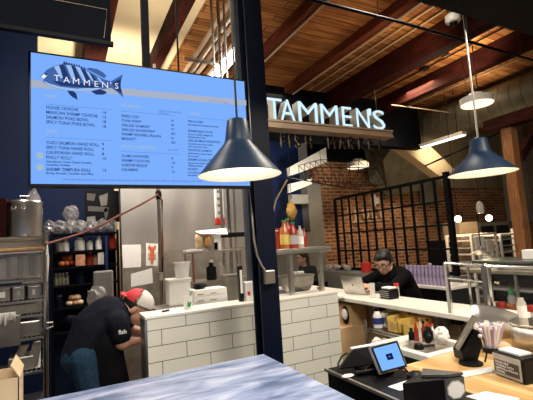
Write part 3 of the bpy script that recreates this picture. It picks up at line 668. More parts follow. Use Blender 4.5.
t = thing('hanging_sheet', (a0.x, 3.3, a1.z), 'grey plastic sheet with white towel hooked on the rack front', 'sheet')
MB().bx(a0.x, a1.x, 3.33, 3.345, onY(20, 346, 3.3).z, onY(20, 315, 3.3).z).build('sheet', 'steel', t, bevel=.003)
b = MB()
zt0 = onY(10, 313.5, 3.3).z; zb0 = onY(10, 322, 3.3).z; n_ = 40; xs_ = [a0.x-.1+(a1.x-.03-a0.x+.1)*k/n_ for k in range(n_+1)]
pr = [(x, 3.322-.010*sin(k*1.1)-.004*sin(k*2.3), 0) for k, x in enumerate(xs_)]
lowz = [zb0-.018*sin(k*.5)-.012*sin(k*.23+1) for k in range(n_+1)]
v0 = [b.bm.verts.new((p[0], p[1], zt0)) for p in pr]; v1 = [b.bm.verts.new((p[0], p[1]-.006, lz)) for p, lz in zip(pr, lowz)]; v2 = [b.bm.verts.new((p[0], 3.345, zt0+.004)) for p in pr]
for k in range(n_): b.bm.faces.new((v0[k], v0[k+1], v1[k+1], v1[k])); b.bm.faces.new((v2[k], v2[k+1], v0[k+1], v0[k]))
tw = b.build('towel', 'paper', t, smooth=True); sd = tw.modifiers.new('thick', 'SOLIDIFY'); sd.thickness = .006
for i, (x0, y0_, x1, y1_, w_) in enumerate(((10, 366, 20, 345, .03), (28, 362, 33, 343, .014), (33, 365, 37, 342, .016))):
    A = onY(x0, y0_, 3.45); B = onY(x1, y1_, 3.45)
    item(MB().slab([A, A+Vector((w_*2, 0, 0)), B+Vector((w_*2, 0, 0)), B], .02), ('tray_edge'), 'steel_dark', ('leaning steel tray at low left behind the cardboard box', 'narrow tray leaning under the rack middle, left one', 'narrow tray leaning under the rack middle, right one')[i], 'tray')
A = onY(37, 360, 3.45); item(MB().cyl((A.x, 3.47, RS[6]), (A.x, 3.47, min(RS[5]-.03, onY(37, 342, 3.45).z)), .022, seg=18), 'cylinder_canister', 'white', 'pale upright tube canister on the low rack shelf', 'canister', smooth=True)
item(MB().bx(-.36, -.2, 3.42, 3.6, RS[6], RS[6]+.10), 'steel_pan', 'steel_dark', 'low steel pan beside the pale tube canister', 'pan', bevel=.01)
item(MB().bx(-.45, -.15, 3.40, 3.68, RS[7], RS[7]+.22), 'steel_box', 'steel', 'steel drawer box on the lowest rack shelf', 'box', bevel=.008)
P = onY(50, 326, 3.35); t = thing('hook_bracket', P, 'small pale bracket sticking out of the left rack post', 'bracket')
MB().tube([(rx1, ry0, P.z+.02), (rx1+.05, ry0, P.z+.02), (rx1+.05, ry0, P.z-.01), (rx1, ry0, P.z-.025)], .007).build('loop', 'steel', t, smooth=True)
# white cloth draped on rack side
b = MB(); 
for k in range(4): b.sph((rx1+.012, ry0+.05+k*.03, onY(47, 262, 3.4).z), (.012, .016, .15-.02*k), 10)
item(b, 'towel', 'paper', 'white cloth hanging off the right side of left rack', 'towel', smooth=True)

# cardboard box on the counter
P0 = onZ(19, 404, .955); zt_ = .955+.16
q = onY(19, 372, 1.95)
t = thing('cardboard_box', (q.x-.15, 2.0, .955), 'open pale cardboard box at the bottom left on the counter', 'box')
x1 = q.x; x0 = x1-.34; ya, yb = 1.95, 2.14; zt_ = q.z-.02
b = MB(); b.bx(x0, x1, ya, ya+.004, .956, zt_).bx(x0, x1, yb-.004, yb, .956, zt_).bx(x0, x0+.004, ya, yb, .956, zt_).bx(x1-.004, x1, ya, yb, .956, zt_).bx(x0, x1, ya, yb, .956, .96)
b.build('box_body', 'cardpale', t)
MB().slab([(x1, ya, zt_), (x1, yb, zt_), (x1-.03, yb, zt_+.05), (x1-.03, ya, zt_+.05)], .004).build('flap', 'cardpale', t)
item(MB().cyl((x0+.16, ya+.09, .962), (x0+.16, ya+.09, zt_+.06), .055, seg=24), 'paper_roll', 'paper', 'pale paper roll standing in the cardboard box', 'roll', smooth=True)

# dark shelving with goods
YK = 4.32
a = onY(52, 260, YK).x; b_ = onY(118, 260, YK).x
t = thing('dark_shelving', ((a+b_)/2, YK+.15, 0), 'dark kitchen shelving crowded with jars behind the cook', 'shelf')
SZ = [onY(80, y, YK).z for y in (233, 250.5, 266, 284, 306, 330)]
for x in (a, b_):
    for y in (YK, YK+.3): MB().bx(x-.012, x+.012, y-.012, y+.012, .001, SZ[0]+.02).build('post', 'blackmetal', t)
for s_ in SZ: MB().bx(a, b_, YK-.01, YK+.31, s_-.018, s_).build('shelf_board', 'blackmetal', t)
P = onY(106, 236, YK-.03); tag(MB().bx(P.x-.01, P.x+.01, YK-.06, YK-.03, 1.3, P.z).bx(P.x-.012, P.x+.012, YK-.06, YK-.03, .001, 1.31).build('blue_post', mat('blue_metal', (.015, .04, .14), .4, .5)), 'slim blue metal upright in front of the dark shelving', 'post')
rnd = random.Random(4)
# bags along the top
for i, x in enumerate((50, 60, 70, 80, 92, 103, 112)):
    P = onY(x, 232, YK+.1); item(MB().crumple((P.x, YK+.12, SZ[0]+.07), (.06, .07, .068), .2, 3, 20+i), 'plastic_bag', 'plasticbag', ['first crumpled plastic bag on the shelving top, nearest the stockpot', 'second crumpled bag from the left on the shelving top', 'third crumpled bag from the left on the shelving top', 'fourth crumpled bag on the shelving top, under the tall bag', 'fifth crumpled bag on the shelving top below the papers', 'sixth crumpled bag on the shelving top where the hose crosses', 'last crumpled bag on the shelving top beside the steel wall'][i], 'bag', 'plastic bags along the dark shelving top', smooth=True)
P = onY(71, 211, YK+.15); item(MB().crumple((P.x, YK+.2, SZ[0]+.21), (.075, .07, .085), .18, 3, 33), 'plastic_bag', 'plasticbag', 'tall clear bag piled above the other bags on dark shelving', 'bag', smooth=True)
def jar(x, sz, r, h, m, lab, cat='jar', lid=None):
    P = Vector((onY(x, 260, YK+.06).x, YK+.07, sz)); t = thing('jar', P, lab, cat, 'jars and goods on the dark shelving')
    MB().lathe(P, [(r*.95, .001), (r, .01), (r, h*.75), (r*.6, h*.88), (r*.6, h)], 16).build('jar_body', m, t, smooth=True)
    if lid: MB().cyl(P+Vector((0, 0, h)), P+Vector((0, 0, h+.018)), r*.65).build('lid', lid, t, smooth=True)
jar(60, SZ[1], .035, .11, 'steel_dark', 'small dull canister at far left of the upper jar row', lid='black')
jar(66, SZ[1], .03, .12, 'label', 'white bottle in the upper jar row just below the hose', lid='steel')
jar(80, SZ[1], .048, .13, 'clearplastic', 'wide clear jar in the middle of the upper jar row', lid='navymetal')
jar(90, SZ[1], .03, .10, 'label', 'pale labelled jar right of the wide clear jar', lid='black')
jar(99, SZ[1], .030, .12, 'white', 'white tapered bottle near the blue upright in upper jar row', lid='white')
jar(113, SZ[1], .04, .13, 'sauce', 'dark red bottle right of the blue upright', lid='black')
for i, (x, dy, m_, lab) in enumerate(((62, 0, 'amber', 'orange tomato at lower left of the tomato heap'), (67, 0, 'amber', 'orange tomato at lower middle of the tomato heap'), (71.5, 0, 'sauce', 'dark tomato at lower right of the tomato heap'), (65, .055, 'sauce', 'dark red tomato on top left of the heap'), (70, .055, 'amber', 'orange tomato on top right of the heap'))):
    P = onY(x, 262, YK+.06); item(MB().sph((P.x, YK+.06, SZ[2]+.032+dy), (.034, .034, .031), 14), 'tomato', m_, lab, 'tomato', 'tomatoes on the dark shelving', smooth=True)
a_, b2 = xr_(75.5, 85, YK+.02); item(MB().bx(a_, b2, YK+.0, YK+.15, SZ[2], SZ[2]+.11), 'goods_box', 'goods', 'brown striped goods box right of the tomato heap', 'box', bevel=.004)
jar(90, SZ[2], .034, .12, 'sauce', 'dark red jar right of brown goods box', lid='redplastic')
jar(95.5, SZ[2], .03, .10, 'goods', 'brown jar on the tomato shelf behind the white packet', lid='black')
a_, b2 = xr_(98, 104, YK); item(MB().bx(a_, b2, YK-.0, YK+.05, SZ[2], SZ[2]+.12), 'packet', 'paper', 'white and red packet at right of the tomato shelf', 'packet', bevel=.003)
for i in range(4):
    jar(56+i*3.6, SZ[3], .02, .10, 'steel_dark', ['leftmost small metal shaker on the third dark shelf', 'second small metal shaker on the third dark shelf', 'third small metal shaker on the third dark shelf', 'rightmost small metal shaker on the third dark shelf'][i], 'shaker', 'chrome')
jar(80, SZ[3], .04, .10, 'navymetal', 'dark blue jar on the third dark shelf', lid='black')
for i, (x, dy) in enumerate(((70, 0), (75, 0), (80, 0), (72.5, .05), (77.5, .05))):
    P = onY(x, 305, YK); item(MB().sph((P.x, YK+.05, SZ[4]+.03+dy), (.036, .034, .028), 12), 'bread_roll', 'goods' if i % 2 else 'cardpale', ['left roll of the lower bread pile on the dark shelving', 'middle roll of the lower bread pile on the dark shelving', 'right roll of the lower bread pile on the dark shelving', 'upper left roll of the bread pile on the dark shelving', 'upper right roll of the bread pile on the dark shelving'][i], 'bread', 'bread rolls on the dark shelving', smooth=True)
P = onY(71, 326, YK+.05); item(MB().sph((P.x, YK+.1, SZ[5]+.09), (.10, .09, .09), 20), 'blue_bowl', 'navymetal', 'dark blue round tub low behind the cook', 'tub', smooth=True)
jar(59, SZ[4], .035, .10, 'navymetal', 'dark jar at left of the bread shelf', lid='steel_dark')
# wall papers
t = thing('pinned_papers', onY(98, 214, 4.74), 'dark poster with pale picture panels pinned on the blue kitchen wall', 'poster')
MB().slab([onY(85, 190, 4.74), onY(121, 191, 4.74), onY(121, 222, 4.74), onY(85, 222, 4.74)], .006).build('backing', 'black', t)
for k, q in enumerate((((87, 193), (96, 194), (94, 201), (87, 200)), ((99, 196), (108, 193), (107, 205), (101, 206)), ((88, 206), (108, 207), (107, 212), (88, 211)), ((87, 217), (95, 216), (96, 221), (87, 221)), ((104, 209), (109, 207), (107, 219), (105, 219)))):
    MB().slab([onY(x, y, 4.73) for x, y in q], .003).build('picture', 'label' if k % 2 else 'greypaint', t)
# things behind the cook
P = onY(103, 290, 3.75)
t = thing('grey_cutting_board', P, 'grey rounded cutting board leaning behind the cook', 'board')
MB().bx(*xr_(93, 113, 3.8), 3.8, 3.83, onY(100, 330, 3.8).z-.4, onY(100, 271, 3.8).z).build('board', 'greypaint', t, bevel=.02)
MB().bx(*xr_(93, 113, 3.8), 3.81, 3.83, .001, .6).build('stand', 'steel_dark', t)
item(MB().crumple((onY(97, 296, 3.7).x, 3.68, onY(97, 296, 3.7).z), (.075, .05, .085), .16, 3, 41).cyl((onY(97, 296, 3.7).x, 3.68, .01), (onY(97, 296, 3.7).x, 3.68, 1.15), .02), 'plastic_bag', 'plasticbag', 'white plastic bag hanging on a stand behind the cook back', 'bag', smooth=True)

# papers on the stainless wall
def sheet(q, Y, lab, nm='paper_sheet', m='paper'):
    return item(MB().slab([onY(x, y, Y) for x, y in q], .003), nm, m, lab, 'paper')
sheet(((122, 245), (141, 244.5), (141, 267), (123, 268)), 4.1985, 'blank white paper on the dull backsplash right of the shelving')
t = thing('lobster_print', onY(151, 265, 4.18), 'white print with an orange lobster on the stainless wall', 'print')
MB().slab([onY(x, y, 4.1985) for x, y in ((146, 243), (158, 244), (157.5, 266), (146, 265.5))], .004).build('sheet', 'paper', t)
b = MB()
for (x, y, rx, rz) in ((152.3, 250, .022, .035), (152.2, 256, .018, .04), (152, 261, .014, .028), (149.6, 247, .012, .02), (155, 247, .012, .02)): P = onY(x, y, 4.193); b.sph(P, (rx, .002, rz), 14)
for s in (-1, 1):
    for k in range(3): A = onY(152.3, 252+k*2.5, 4.193); b.tube([A, A+Vector((s*.04, 0, -.015))], .003, 5)
b.build('lobster_drawing', mat('orange_ink', (.65, .12, .03), .7), t)
item(MB().slab([onY(x, y, 4.1985) for x, y in ((131, 274), (152, 268), (153, 283), (131, 287))], .003), 'paper_sheet', 'paper', 'tilted white paper below the lobster print', 'paper')
# utensil on pole
P = onY(162, 276, 3.5)
t = thing('utensil_holder', P, 'small steel holder with black spatula on the kitchen pole', 'holder')
MB().cyl((P.x-.005, 3.53, P.z-.035), (P.x-.005, 3.53, P.z+.03), .035, seg=18).build('cup', 'steel', t, smooth=True)
MB().tube([(P.x+.01, 3.53, P.z+.02), (P.x+.02, 3.53, P.z+.16)], .006).build('spatula', 'black', t, smooth=True)
MB().tube([(P.x+.02, 3.53, P.z-.02), (P.x+.012, 3.53, P.z-.32)], .006).build('rod', 'steel', t, smooth=True)
# white tub on table
ZTb = 1.14
P = onZ(181, 305, ZTb)
YB = 3.25
a_, b2 = xr_(168, 190, YB); zt_ = onY(180, 279, YB).z
t = thing('white_bin', ((a_+b2)/2, YB+.08, ZTb), 'large square white plastic bin on the prep table', 'bin')
MB().bx(a_, b2, YB, YB+.14, ZTb, zt_).build('bin_body', 'white', t, bevel=.01); MB().bx(a_-.006, b2+.006, YB-.006, YB+.146, zt_-.012, zt_+.004).build('lid', 'white', t, bevel=.004)
P = Vector((onY(182, 270, YB+.07).x, YB+.07, zt_+.005)); hh = onY(182, 262, YB+.07).z-P.z
t = thing('white_bucket', P, 'white round bucket standing on the square white bin', 'bucket')
MB().lathe(P, [(.052, 0), (.066, hh-.01), (.071, hh-.01), (.071, hh), (.062, hh), (.05, .01)], 28).build('bucket_body', 'white', t, smooth=True)
MB().tube([P+Vector((cos(a)*.072, -.03-.02*sin(a)*0, hh-.02-.05*sin(a))) for a in [pi*k/10 for k in range(11)]], .002, 6).build('wire_handle', 'steel', t, smooth=True)
# steel shelf with bread
YH = 3.42
xa_, xb_ = onY(191, 253, YH).x, onY(226, 253, YH).x+.25
t = thing('over_shelf', ((xa_+xb_)/2, YH+.1, ZTb), 'two tier steel over shelf on the prep table holding bread', 'shelf')
zU = onY(205, 251, YH).z; zL = onY(205, 281, YH).z
for zz in (zU, zL): MB().bx(xa_, xb_, YH-.03, YH+.25, zz-.015, zz).build('shelf_board', 'steel_dark', t)
for x in (xa_+.01, xb_-.01):
    for y in (YH-.02, YH+.24): MB().cyl((x, y, .001), (x, y, zU), .01).build('post', 'copper' if y < YH and x < xa_+.1 else 'steel', t, smooth=True)
for i, (x, w, lab) in enumerate(((199.5, .045, 'left brown bread loaf slice on the upper steel shelf'), (208, .035, 'right brown bread loaf slice on the upper steel shelf'))):
    P = onY(x, 241, YH+.05); item(MB().lathe((P.x, P.y, P.z), [(.055, -.035), (.068, -.02), (.068, .02), (.05, .035)], 24, Matrix.Rotation(radians(65), 4, 'Z') @ Matrix.Rotation(radians(90), 4, 'X')), 'bread_loaf', 'wood' if i else 'cardpale', lab, 'bread', smooth=True)
P = onY(211, 231, YH+.1); item(MB().slab([onY(195, 231, YH+.05), onY(226, 228, YH+.05), onY(228, 234, YH-.02), onY(200, 233.5, YH-.02)], .01).bx(onY(214, 240, YH).x, onY(221, 240, YH).x, YH, YH+.03, zU, onY(215, 232, YH).z), 'paper_tray', 'paper', 'white paper tray laid over the bread loaves', 'tray')
a_, b2 = xr_(209.5, 219, YH); item(MB().bx(a_, b2, YH+.0, YH+.03, zU, onY(215, 242, YH).z), 'tin', 'steel_dark', 'dark tin leaning before the bread loaves', 'tin', bevel=.003)
a_, b2 = xr_(186, 200, YH); item(MB().bx(a_, b2+.02, YH-.025, YH+.1, zU, zU+.02), 'paper_pad', 'paper', 'flat white paper pad left of the bread on upper shelf', 'paper', bevel=.002)
P = Vector((onY(212, 270, YH+.02).x, YH+.04, zL)); t = thing('sauce_bottle', P, 'dark sauce jug with white cap on lower steel shelf', 'bottle')
hb = onY(212, 266, YH).z-zL
MB().lathe(P, [(.042, .001), (.045, .01), (.045, hb*.9), (.02, hb), (.018, hb+.03)], 20).build('bottle_body', 'black', t, smooth=True); MB().cyl(P+Vector((0, 0, hb+.03)), P+Vector((0, 0, hb+.055)), .022).build('cap', 'white', t, smooth=True)
P = Vector((onY(222, 270, YH+.08).x, YH+.12, zL)); item(MB().lathe(P, [(.04, .001), (.043, .1), (.02, .13), (.02, .16)], 20), 'plastic_jug', 'clearplastic', 'pale clear jug right of the dark sauce jug', 'jug', smooth=True)
# white cartons stack
YC = 2.98
a_, b2 = xr_(192, 226, YC)
zc_ = [ZTb, onY(208, 302, YC).z, onY(208, 295.5, YC).z, onY(208, 289, YC).z]
zc_[0] = max(ZTb+.001, zc_[1]-.045)
for k in range(3):
    t = thing('white_carton', ((a_+b2)/2, YC+.08, zc_[k]), ('bottom carton of the white carton stack behind tiled wall', 'middle carton of the white carton stack', 'top carton of the white carton stack')[k], 'box', 'white cartons behind the tiled wall')
    MB().bx(a_+.004*k, b2-.003*k, YC, YC+.16, zc_[k], zc_[k+1]-.002).build('carton', 'paper', t, bevel=.002)
    for dx in (.03, .13): MB().bx(a_+dx, a_+dx+.05, YC-.002, YC-.0005, zc_[k]+.010, zc_[k]+.018).build('print_bar', 'steel_dark', t)
item(MB().crumple((onY(203, 287, YC).x, YC+.08, zc_[3]+.022), (.05, .04, .022), .2, 3, 5), 'black_cloth', 'black', 'crumpled black cloth on the white carton stack', 'cloth', smooth=True)
# cup and marker on the ledge
P = Vector((onY(187.5, 300, 2.78).x, 2.78, ZW)); hh = onY(188, 296, 2.78).z-ZW
t = thing('paper_cup', P, 'white paper cup with green print on the tiled wall ledge', 'cup')
MB().lathe(P, [(.026, .001), (.034, hh), (.032, hh), (.024, .006)], 24).build('cup_body', 'white', t, smooth=True)
b = MB(); b.prism([P+Vector((x, -.0335, z_)) for x, z_ in ((-.012, .02), (.010, .012), (.018, .05), (.002, .04), (-.006, .055))], (0, .004, 0)); b.build('green_mark', 'green', t)
MB().cyl(P+Vector((.008, 0, hh-.05)), P+Vector((.03, 0, hh+.025)), .003).build('green_straw', 'green', t)
P = onZ(166, 311, ZW+.006); item(MB().cyl(P+Vector((-.025, 0, .001)), P+Vector((.025, .015, .001)), .006), 'marker', 'black', 'black marker lying on the ledge of tiled half wall', 'marker', smooth=True)
# steel tub and labels behind column left
a_, b2 = xr_(226, 241, 3.1); t = thing('steel_bain_marie', ((a_+b2)/2, 3.15, ZTb), 'tall grey steel container right of the white cartons', 'container')
MB().bx(a_, b2, 3.1, 3.25, ZTb, onY(232, 276, 3.1).z).build('body', 'steel_dark', t, bevel=.006); MB().bx(a_-.005, b2+.005, 3.095, 3.255, onY(232, 276, 3.1).z, onY(232, 276, 3.1).z+.01).build('rim', 'steel', t)
P = onY(240.5, 270, 2.78); t = thing('label_strip_holder', (P.x, 2.78, ZW), 'narrow black upright holder with white label strip on the ledge', 'holder')
MB().bx(P.x-.02, P.x+.012, 2.77, 2.80, ZW, onY(240, 266, 2.78).z).build('holder', 'black', t); MB().bx(P.x-.012, P.x+.006, 2.767, 2.7695, ZW+.06, onY(240, 270, 2.78).z).build('label_strip', 'paper', t)
a_, b2 = xr_(244, 256, 2.76); t = thing('white_dispenser', ((a_+b2)/2, 2.78, ZW), 'small white dispenser tucked behind the navy column', 'dispenser')
MB().bx(a_, b2, 2.75, 2.83, ZW, onY(248, 282, 2.76).z).build('body', 'white', t, bevel=.005); MB().bx(a_+.01, a_+.03, 2.747, 2.7495, ZW+.04, ZW+.07).build('red_button', 'redplastic', t)
# white and red hanging bag on stainless wall
P = onY(219, 205, 3.75); t = thing('hanging_bag', (P.x, 3.75, onY(219, 222, 3.75).z), 'white bag with red lower edge hanging by the riser pipes', 'bag')
za, zb_ = onY(219, 225, 3.75).z, onY(219, 190, 3.75).z
MB().bx(P.x-.04, P.x+.05, 3.74, 3.78, za+.07, zb_+.06).build('bag', 'paper', t, bevel=.01); MB().bx(P.x-.042, P.x+.052, 3.737, 3.783, za, za+.07).build('red_end', 'redplastic', t, bevel=.01)
for k in range(4): MB().bx(P.x-.02, P.x+.02, 3.735, 3.7385, za+.11+k*.07, za+.135+k*.07).build('dark_print', 'steel_dark', t)
# ================================================================== PEOPLE
def hframe(c, f, pitch=0, roll=0):
    f = Vector(f).normalized(); z = Vector((0, 0, 1)); l = z.cross(f).normalized()
    m = Matrix((f, l, z)).transposed().to_4x4()
    return Matrix.Translation(c) @ m @ Matrix.Rotation(pitch, 4, 'Y') @ Matrix.Rotation(roll, 4, 'X')
def ell(mb, Mx, c, r):
    g = bmesh.ops.create_icosphere(mb.bm, subdivisions=3, radius=1); mb._m(g['verts'], Mx @ Matrix.Translation(c) @ Matrix.Diagonal((*r, 1)))
def add_head(mb, Mx, s=1.0):
    e = lambda c, r: ell(mb, Mx, [k*s for k in c], [k*s for k in r])
    e((-.005, 0, .03), (.098, .078, .09)); e((.022, 0, -.035), (.07, .062, .07)); e((.045, 0, -.085), (.04, .035, .025))
    e((.09, 0, -.012), (.02, .013, .028)); e((.098, 0, -.03), (.014, .018, .011)); e((.078, 0, -.062), (.016, .026, .007)); e((.077, 0, -.072), (.015, .022, .007))
    e((.072, 0, .022), (.022, .055, .012))
    for sgn in (-1, 1): e((-.004, sgn*.080, -.008), (.018, .010, .032)); e((.06, sgn*.036, -.022), (.022, .02, .018))
def add_face(Mx, root, s=1.0, glasses=False):
    b = MB()
    for sg in (-1, 1): b.sph(Mx @ Vector((.080*s, sg*.031*s, .004*s)), .0115*s, 10)
    b.build('eye', 'white', root, smooth=True)
    b = MB()
    for sg in (-1, 1): b.sph(Mx @ Vector((.0895*s, sg*.031*s, .003*s)), .0052*s, 8)
    b.build('pupil', 'black', root, smooth=True)
    b = MB()
    for sg in (-1, 1): b.tube([Mx @ Vector((x*s, sg*y*s, z*s)) for x, y, z in ((.092, .014, .026), (.092, .032, .032), (.082, .05, .027))], .0045*s, 6)
    b.build('eyebrow', 'hair', root, smooth=True)
    MB().tube([Mx @ Vector((x*s, y*s, -.067*s)) for x, y in ((.086, -.022), (.0945, 0), (.086, .022))], .0035*s, 6).build('mouth', mat('lip', (.40, .13, .10), .5), root, smooth=True)
    if glasses:
        b = MB()
        for sg in (-1, 1):
            pts = [Mx @ Vector((.103, sg*.034+.029*cos(a), .002+.021*sin(a))) for a in [2*pi*k/16 for k in range(17)]]; b.tube(pts, .0030, 6)
            b.tube([Mx @ Vector((.101, sg*.062, .006)), Mx @ Vector((.0, sg*.085, .006))], .0028, 6)
        b.tube([Mx @ Vector((.105, -.006, .006)), Mx @ Vector((.105, .006, .006))], .003, 6)
        b.build('glasses', 'black', root, smooth=True)
def add_hand(mb, w, d, n, side, curl=.6, s=1.0):
    """w wrist point, d pointing direction, n palm normal (palm side), side +1/-1 thumb side = n x d * side"""
    w = Vector(w); d = Vector(d).normalized(); n = Vector(n).normalized(); t = n.cross(d).normalized()*side
    mb.cap(w, w+d*.045*s, .022*s, .026*s)
    for k in range(4):
        o = (k-1.5)*-.018*s; base = w+d*.075*s+t*o; mb.cap(w+d*.03*s+t*o*.6, base, .015*s, .0105*s)
        L = [.040, .045, .042, .033][k]*s; d1 = (d*cos(curl*.7)+n*sin(curl*.7)); p1 = base+d1*L
        d2 = (d*cos(curl*1.6)+n*sin(curl*1.6)); p2 = p1+d2*L*.65; d3 = (d*cos(curl*2.2)+n*sin(curl*2.2)); p3 = p2+d3*L*.5
        mb.cap(base, p1, .0098*s, .0088*s); mb.cap(p1, p2, .0086*s, .0078*s); mb.cap(p2, p3, .0076*s, .0066*s)
    a = w+d*.02*s+t*.02*s; p1 = a+(d*.6+t*.8+n*.2).normalized()*.042*s; p2 = p1+(d*.9+t*.25+n*.4).normalized()*.032*s
    mb.cap(a, p1, .015*s, .011*s); mb.cap(p1, p2, .0105*s, .008*s)

# ---- seated man with glasses
HC = onY(383.5, 262.5, 3.2); HX = HC.x
t = thing('person', (3.2, 3.22, 0), 'seated person with dark hair, glasses and black top leaning over the bar at a laptop', 'person')
hf = hframe(HC, (-.9, -.42, 0), radians(24))
hip = Vector((3.30, 3.24, .88)); che = Vector((3.14, 3.22, 1.11)); nk = Vector((3.04, 3.2, 1.235))
shL = Vector((3.06, 3.05, 1.175)); shR = Vector((3.07, 3.39, 1.175))
elL = Vector((2.83, 2.98, 1.085)); elR = Vector((2.86, 3.50, 1.085))
wrL = Vector((2.69, 3.12, 1.10)); wrR = Vector((2.69, 3.26, 1.10))
knL = Vector((2.84, 3.10, .80)); knR = Vector((2.84, 3.38, .80)); anL = Vector((2.92, 3.1, .36)); anR = Vector((2.92, 3.38, .36))
def bodyman(mb, k=0, arms=True, legs=True, armend=1.0):
    e = lambda c, r: mb.sph(c, [q+k for q in r], 20)
    mb.cap(hip, che, .135+k, .15+k); mb.cap(che, nk+Vector((0, 0, -.06)), .14+k, .075+k)
    mb.cap(shL, che+Vector((.0, -.05, .0)), .062+k, .11+k); mb.cap(shR, che+Vector((0, .05, 0)), .062+k, .11+k); mb.cap(shL, shR, .06+k, .06+k)
    if arms:
        for s_, e_, w_ in ((shL, elL, wrL), (shR, elR, wrR)):
            mb.cap(s_, e_, .056+k, .043+k); mb.cap(e_, e_.lerp(w_, armend), .042+k, .028+k+(1-armend)*.02)
    if legs:
        for h_, kn, an in ((hip+Vector((0, -.08, -.03)), knL, anL), (hip+Vector((0, .08, -.03)), knR, anR)):
            mb.cap(h_, kn, .088+k, .06+k); mb.cap(kn, an, .058+k, .038+k)
b = MB(); bodyman(b); b.cap(nk, HC+Vector((.02, .01, -.05)), .055, .052); add_head(b, hf)
add_hand(b, wrL, (-1, .35, .25), (0, .6, -1), -1, .7); add_hand(b, wrR, (-1, -.35, .25), (0, -.6, -1), 1, .7)
for an in (anL, anR): b.cap(an+Vector((0, 0, -.05)), an+Vector((-.14, 0, -.07)), .04, .03)
body_ = remesh(b, 'body', 'skin', t, .0065)
b = MB(); bodyman(b, .012, True, False, .8); b.cap(nk+Vector((0, 0, -.02)), nk+Vector((0, 0, .0)), .072, .062); remesh(b, 'black_sweater', 'blackcloth', t, .009)
b = MB()
for h_, kn, an in ((hip+Vector((0, -.08, -.03)), knL, anL), (hip+Vector((0, .08, -.03)), knR, anR)): b.cap(h_, kn, .10, .072); b.cap(kn, an, .07, .055)
b.cap(hip, hip+Vector((0, 0, .02)), .145, .14); remesh(b, 'trousers', 'blackcloth', t, .01)
b = MB()
for an in (anL, anR): b.cap(an+Vector((.02, 0, -.05)), an+Vector((-.15, 0, -.07)), .052, .042)
b.build('shoes', 'black', t, smooth=True)
b = MB(); ell(b, hf, (-.022, 0, .052), (.105, .089, .088)); ell(b, hf, (-.06, 0, .0), (.06, .083, .075)); ell(b, hf, (.045, .012, .098), (.055, .07, .035)); ell(b, hf, (.07, -.02, .078), (.03, .045, .022))
for sg in (-1, 1): ell(b, hf, (.0, sg*.078, .02), (.02, .012, .045))
remesh(b, 'hair', 'hair', t, .007, 2)
add_face(hf, t, 1, True)
# stool
ts = thing('bar_stool', (3.31, 3.24, 0), 'black bar stool under the person with glasses', 'stool')
MB().cyl((3.31, 3.24, .70), (3.31, 3.24, .735), .17, seg=24).build('seat', 'black', ts, bevel=.008)
for sx_ in (-1, 1):
    for sy in (-1, 1): MB().cyl((3.31+sx_*.17, 3.24+sy*.17, 0), (3.31+sx_*.1, 3.24+sy*.1, .70), .014).build('leg', 'blackmetal', ts, smooth=True)
MB().tube([(3.31+.15*cos(a), 3.24+.15*sin(a), .28) for a in [2*pi*k/16 for k in range(17)]], .01).build('foot_ring', 'blackmetal', ts, smooth=True)

# ---- woman in profile
YW_ = 5.7; HC = onY(302, 258.5, YW_); x0 = HC.x
t = thing('person', (x0+.05, YW_, 0), 'person with long dark hair and black jacket in left profile behind the steel shelf', 'person')
hf = hframe(HC, (-1, -.12, 0), radians(4))
hip = Vector((x0+.14, YW_, .62)); che = Vector((x0+.10, YW_, HC.z-.30)); nk = Vector((x0+.035, YW_, HC.z-.13))
shL = Vector((x0+.09, YW_-.16, HC.z-.18)); shR = Vector((x0+.09, YW_+.16, HC.z-.18)); elL = Vector((x0+.02, YW_-.2, .82)); elR = Vector((x0+.02, YW_+.2, .82))
wrL = Vector((x0-.2, YW_-.12, .80)); wrR = Vector((x0-.2, YW_+.12, .80))
knL = Vector((x0-.30, YW_-.1, .55)); knR = Vector((x0-.30, YW_+.1, .55)); anL = Vector((x0-.28, YW_-.1, .12)); anR = Vector((x0-.28, YW_+.1, .12))
b = MB(); bodyman(b, -.015); b.cap(nk, HC+Vector((.015, 0, -.05)), .045, .045); add_head(b, hf, .96)
add_hand(b, wrL, (-1, .2, 0), (0, 0, -1), -1, .5); add_hand(b, wrR, (-1, -.2, 0), (0, 0, -1), 1, .5)
for an in (anL, anR): b.cap(an+Vector((0, 0, -.07)), an+Vector((-.14, 0, -.08)), .035, .03)
remesh(b, 'body', 'skin', t, .0075)
b = MB(); bodyman(b, .004, True, False, .85); remesh(b, 'black_jacket', 'blackcloth', t, .01)
b = MB(); bodyman(b, -.002, False, True); remesh(b, 'trousers', 'blackcloth', t, .012)
b = MB()
for an in (anL, anR): b.cap(an+Vector((.01, 0, -.07)), an+Vector((-.14, 0, -.08)), .041, .036)
b.build('shoes', 'black', t, smooth=True)
b = MB(); ell(b, hf, (-.022, 0, .045), (.103, .086, .088)); ell(b, hf, (-.075, 0, -.02), (.05, .08, .09)); ell(b, hf, (-.085, 0, -.13), (.045, .075, .12)); ell(b, hf, (-.08, 0, -.24), (.04, .07, .08))
remesh(b, 'hair', 'hair', t, .008, 2)
add_face(hf, t, .96)
ts = thing('chair', (x0+.13, YW_, 0), 'dark chair under the person in the black jacket', 'chair')
MB().bx(x0-.06, x0+.34, YW_-.2, YW_+.2, .44, .47).build('seat', 'black', ts, bevel=.01); MB().bx(x0+.31, x0+.34, YW_-.2, YW_+.2, .47, .9).build('backrest', 'black', ts, bevel=.01)
for sx_ in (-.04, .32):
    for sy in (-.18, .18): MB().cyl((x0+sx_, YW_+sy, 0), (x0+sx_, YW_+sy, .44), .014).build('leg', 'blackmetal', ts, smooth=True)
tag(MB().bx(x0-.75, x0-.36, YW_-.35, YW_+.35, .74, .77).bx(x0-.59, x0-.51, YW_-.04, YW_+.04, 0, .74).build('cafe_table', 'wood'), 'small table before the person in the black jacket', 'table')

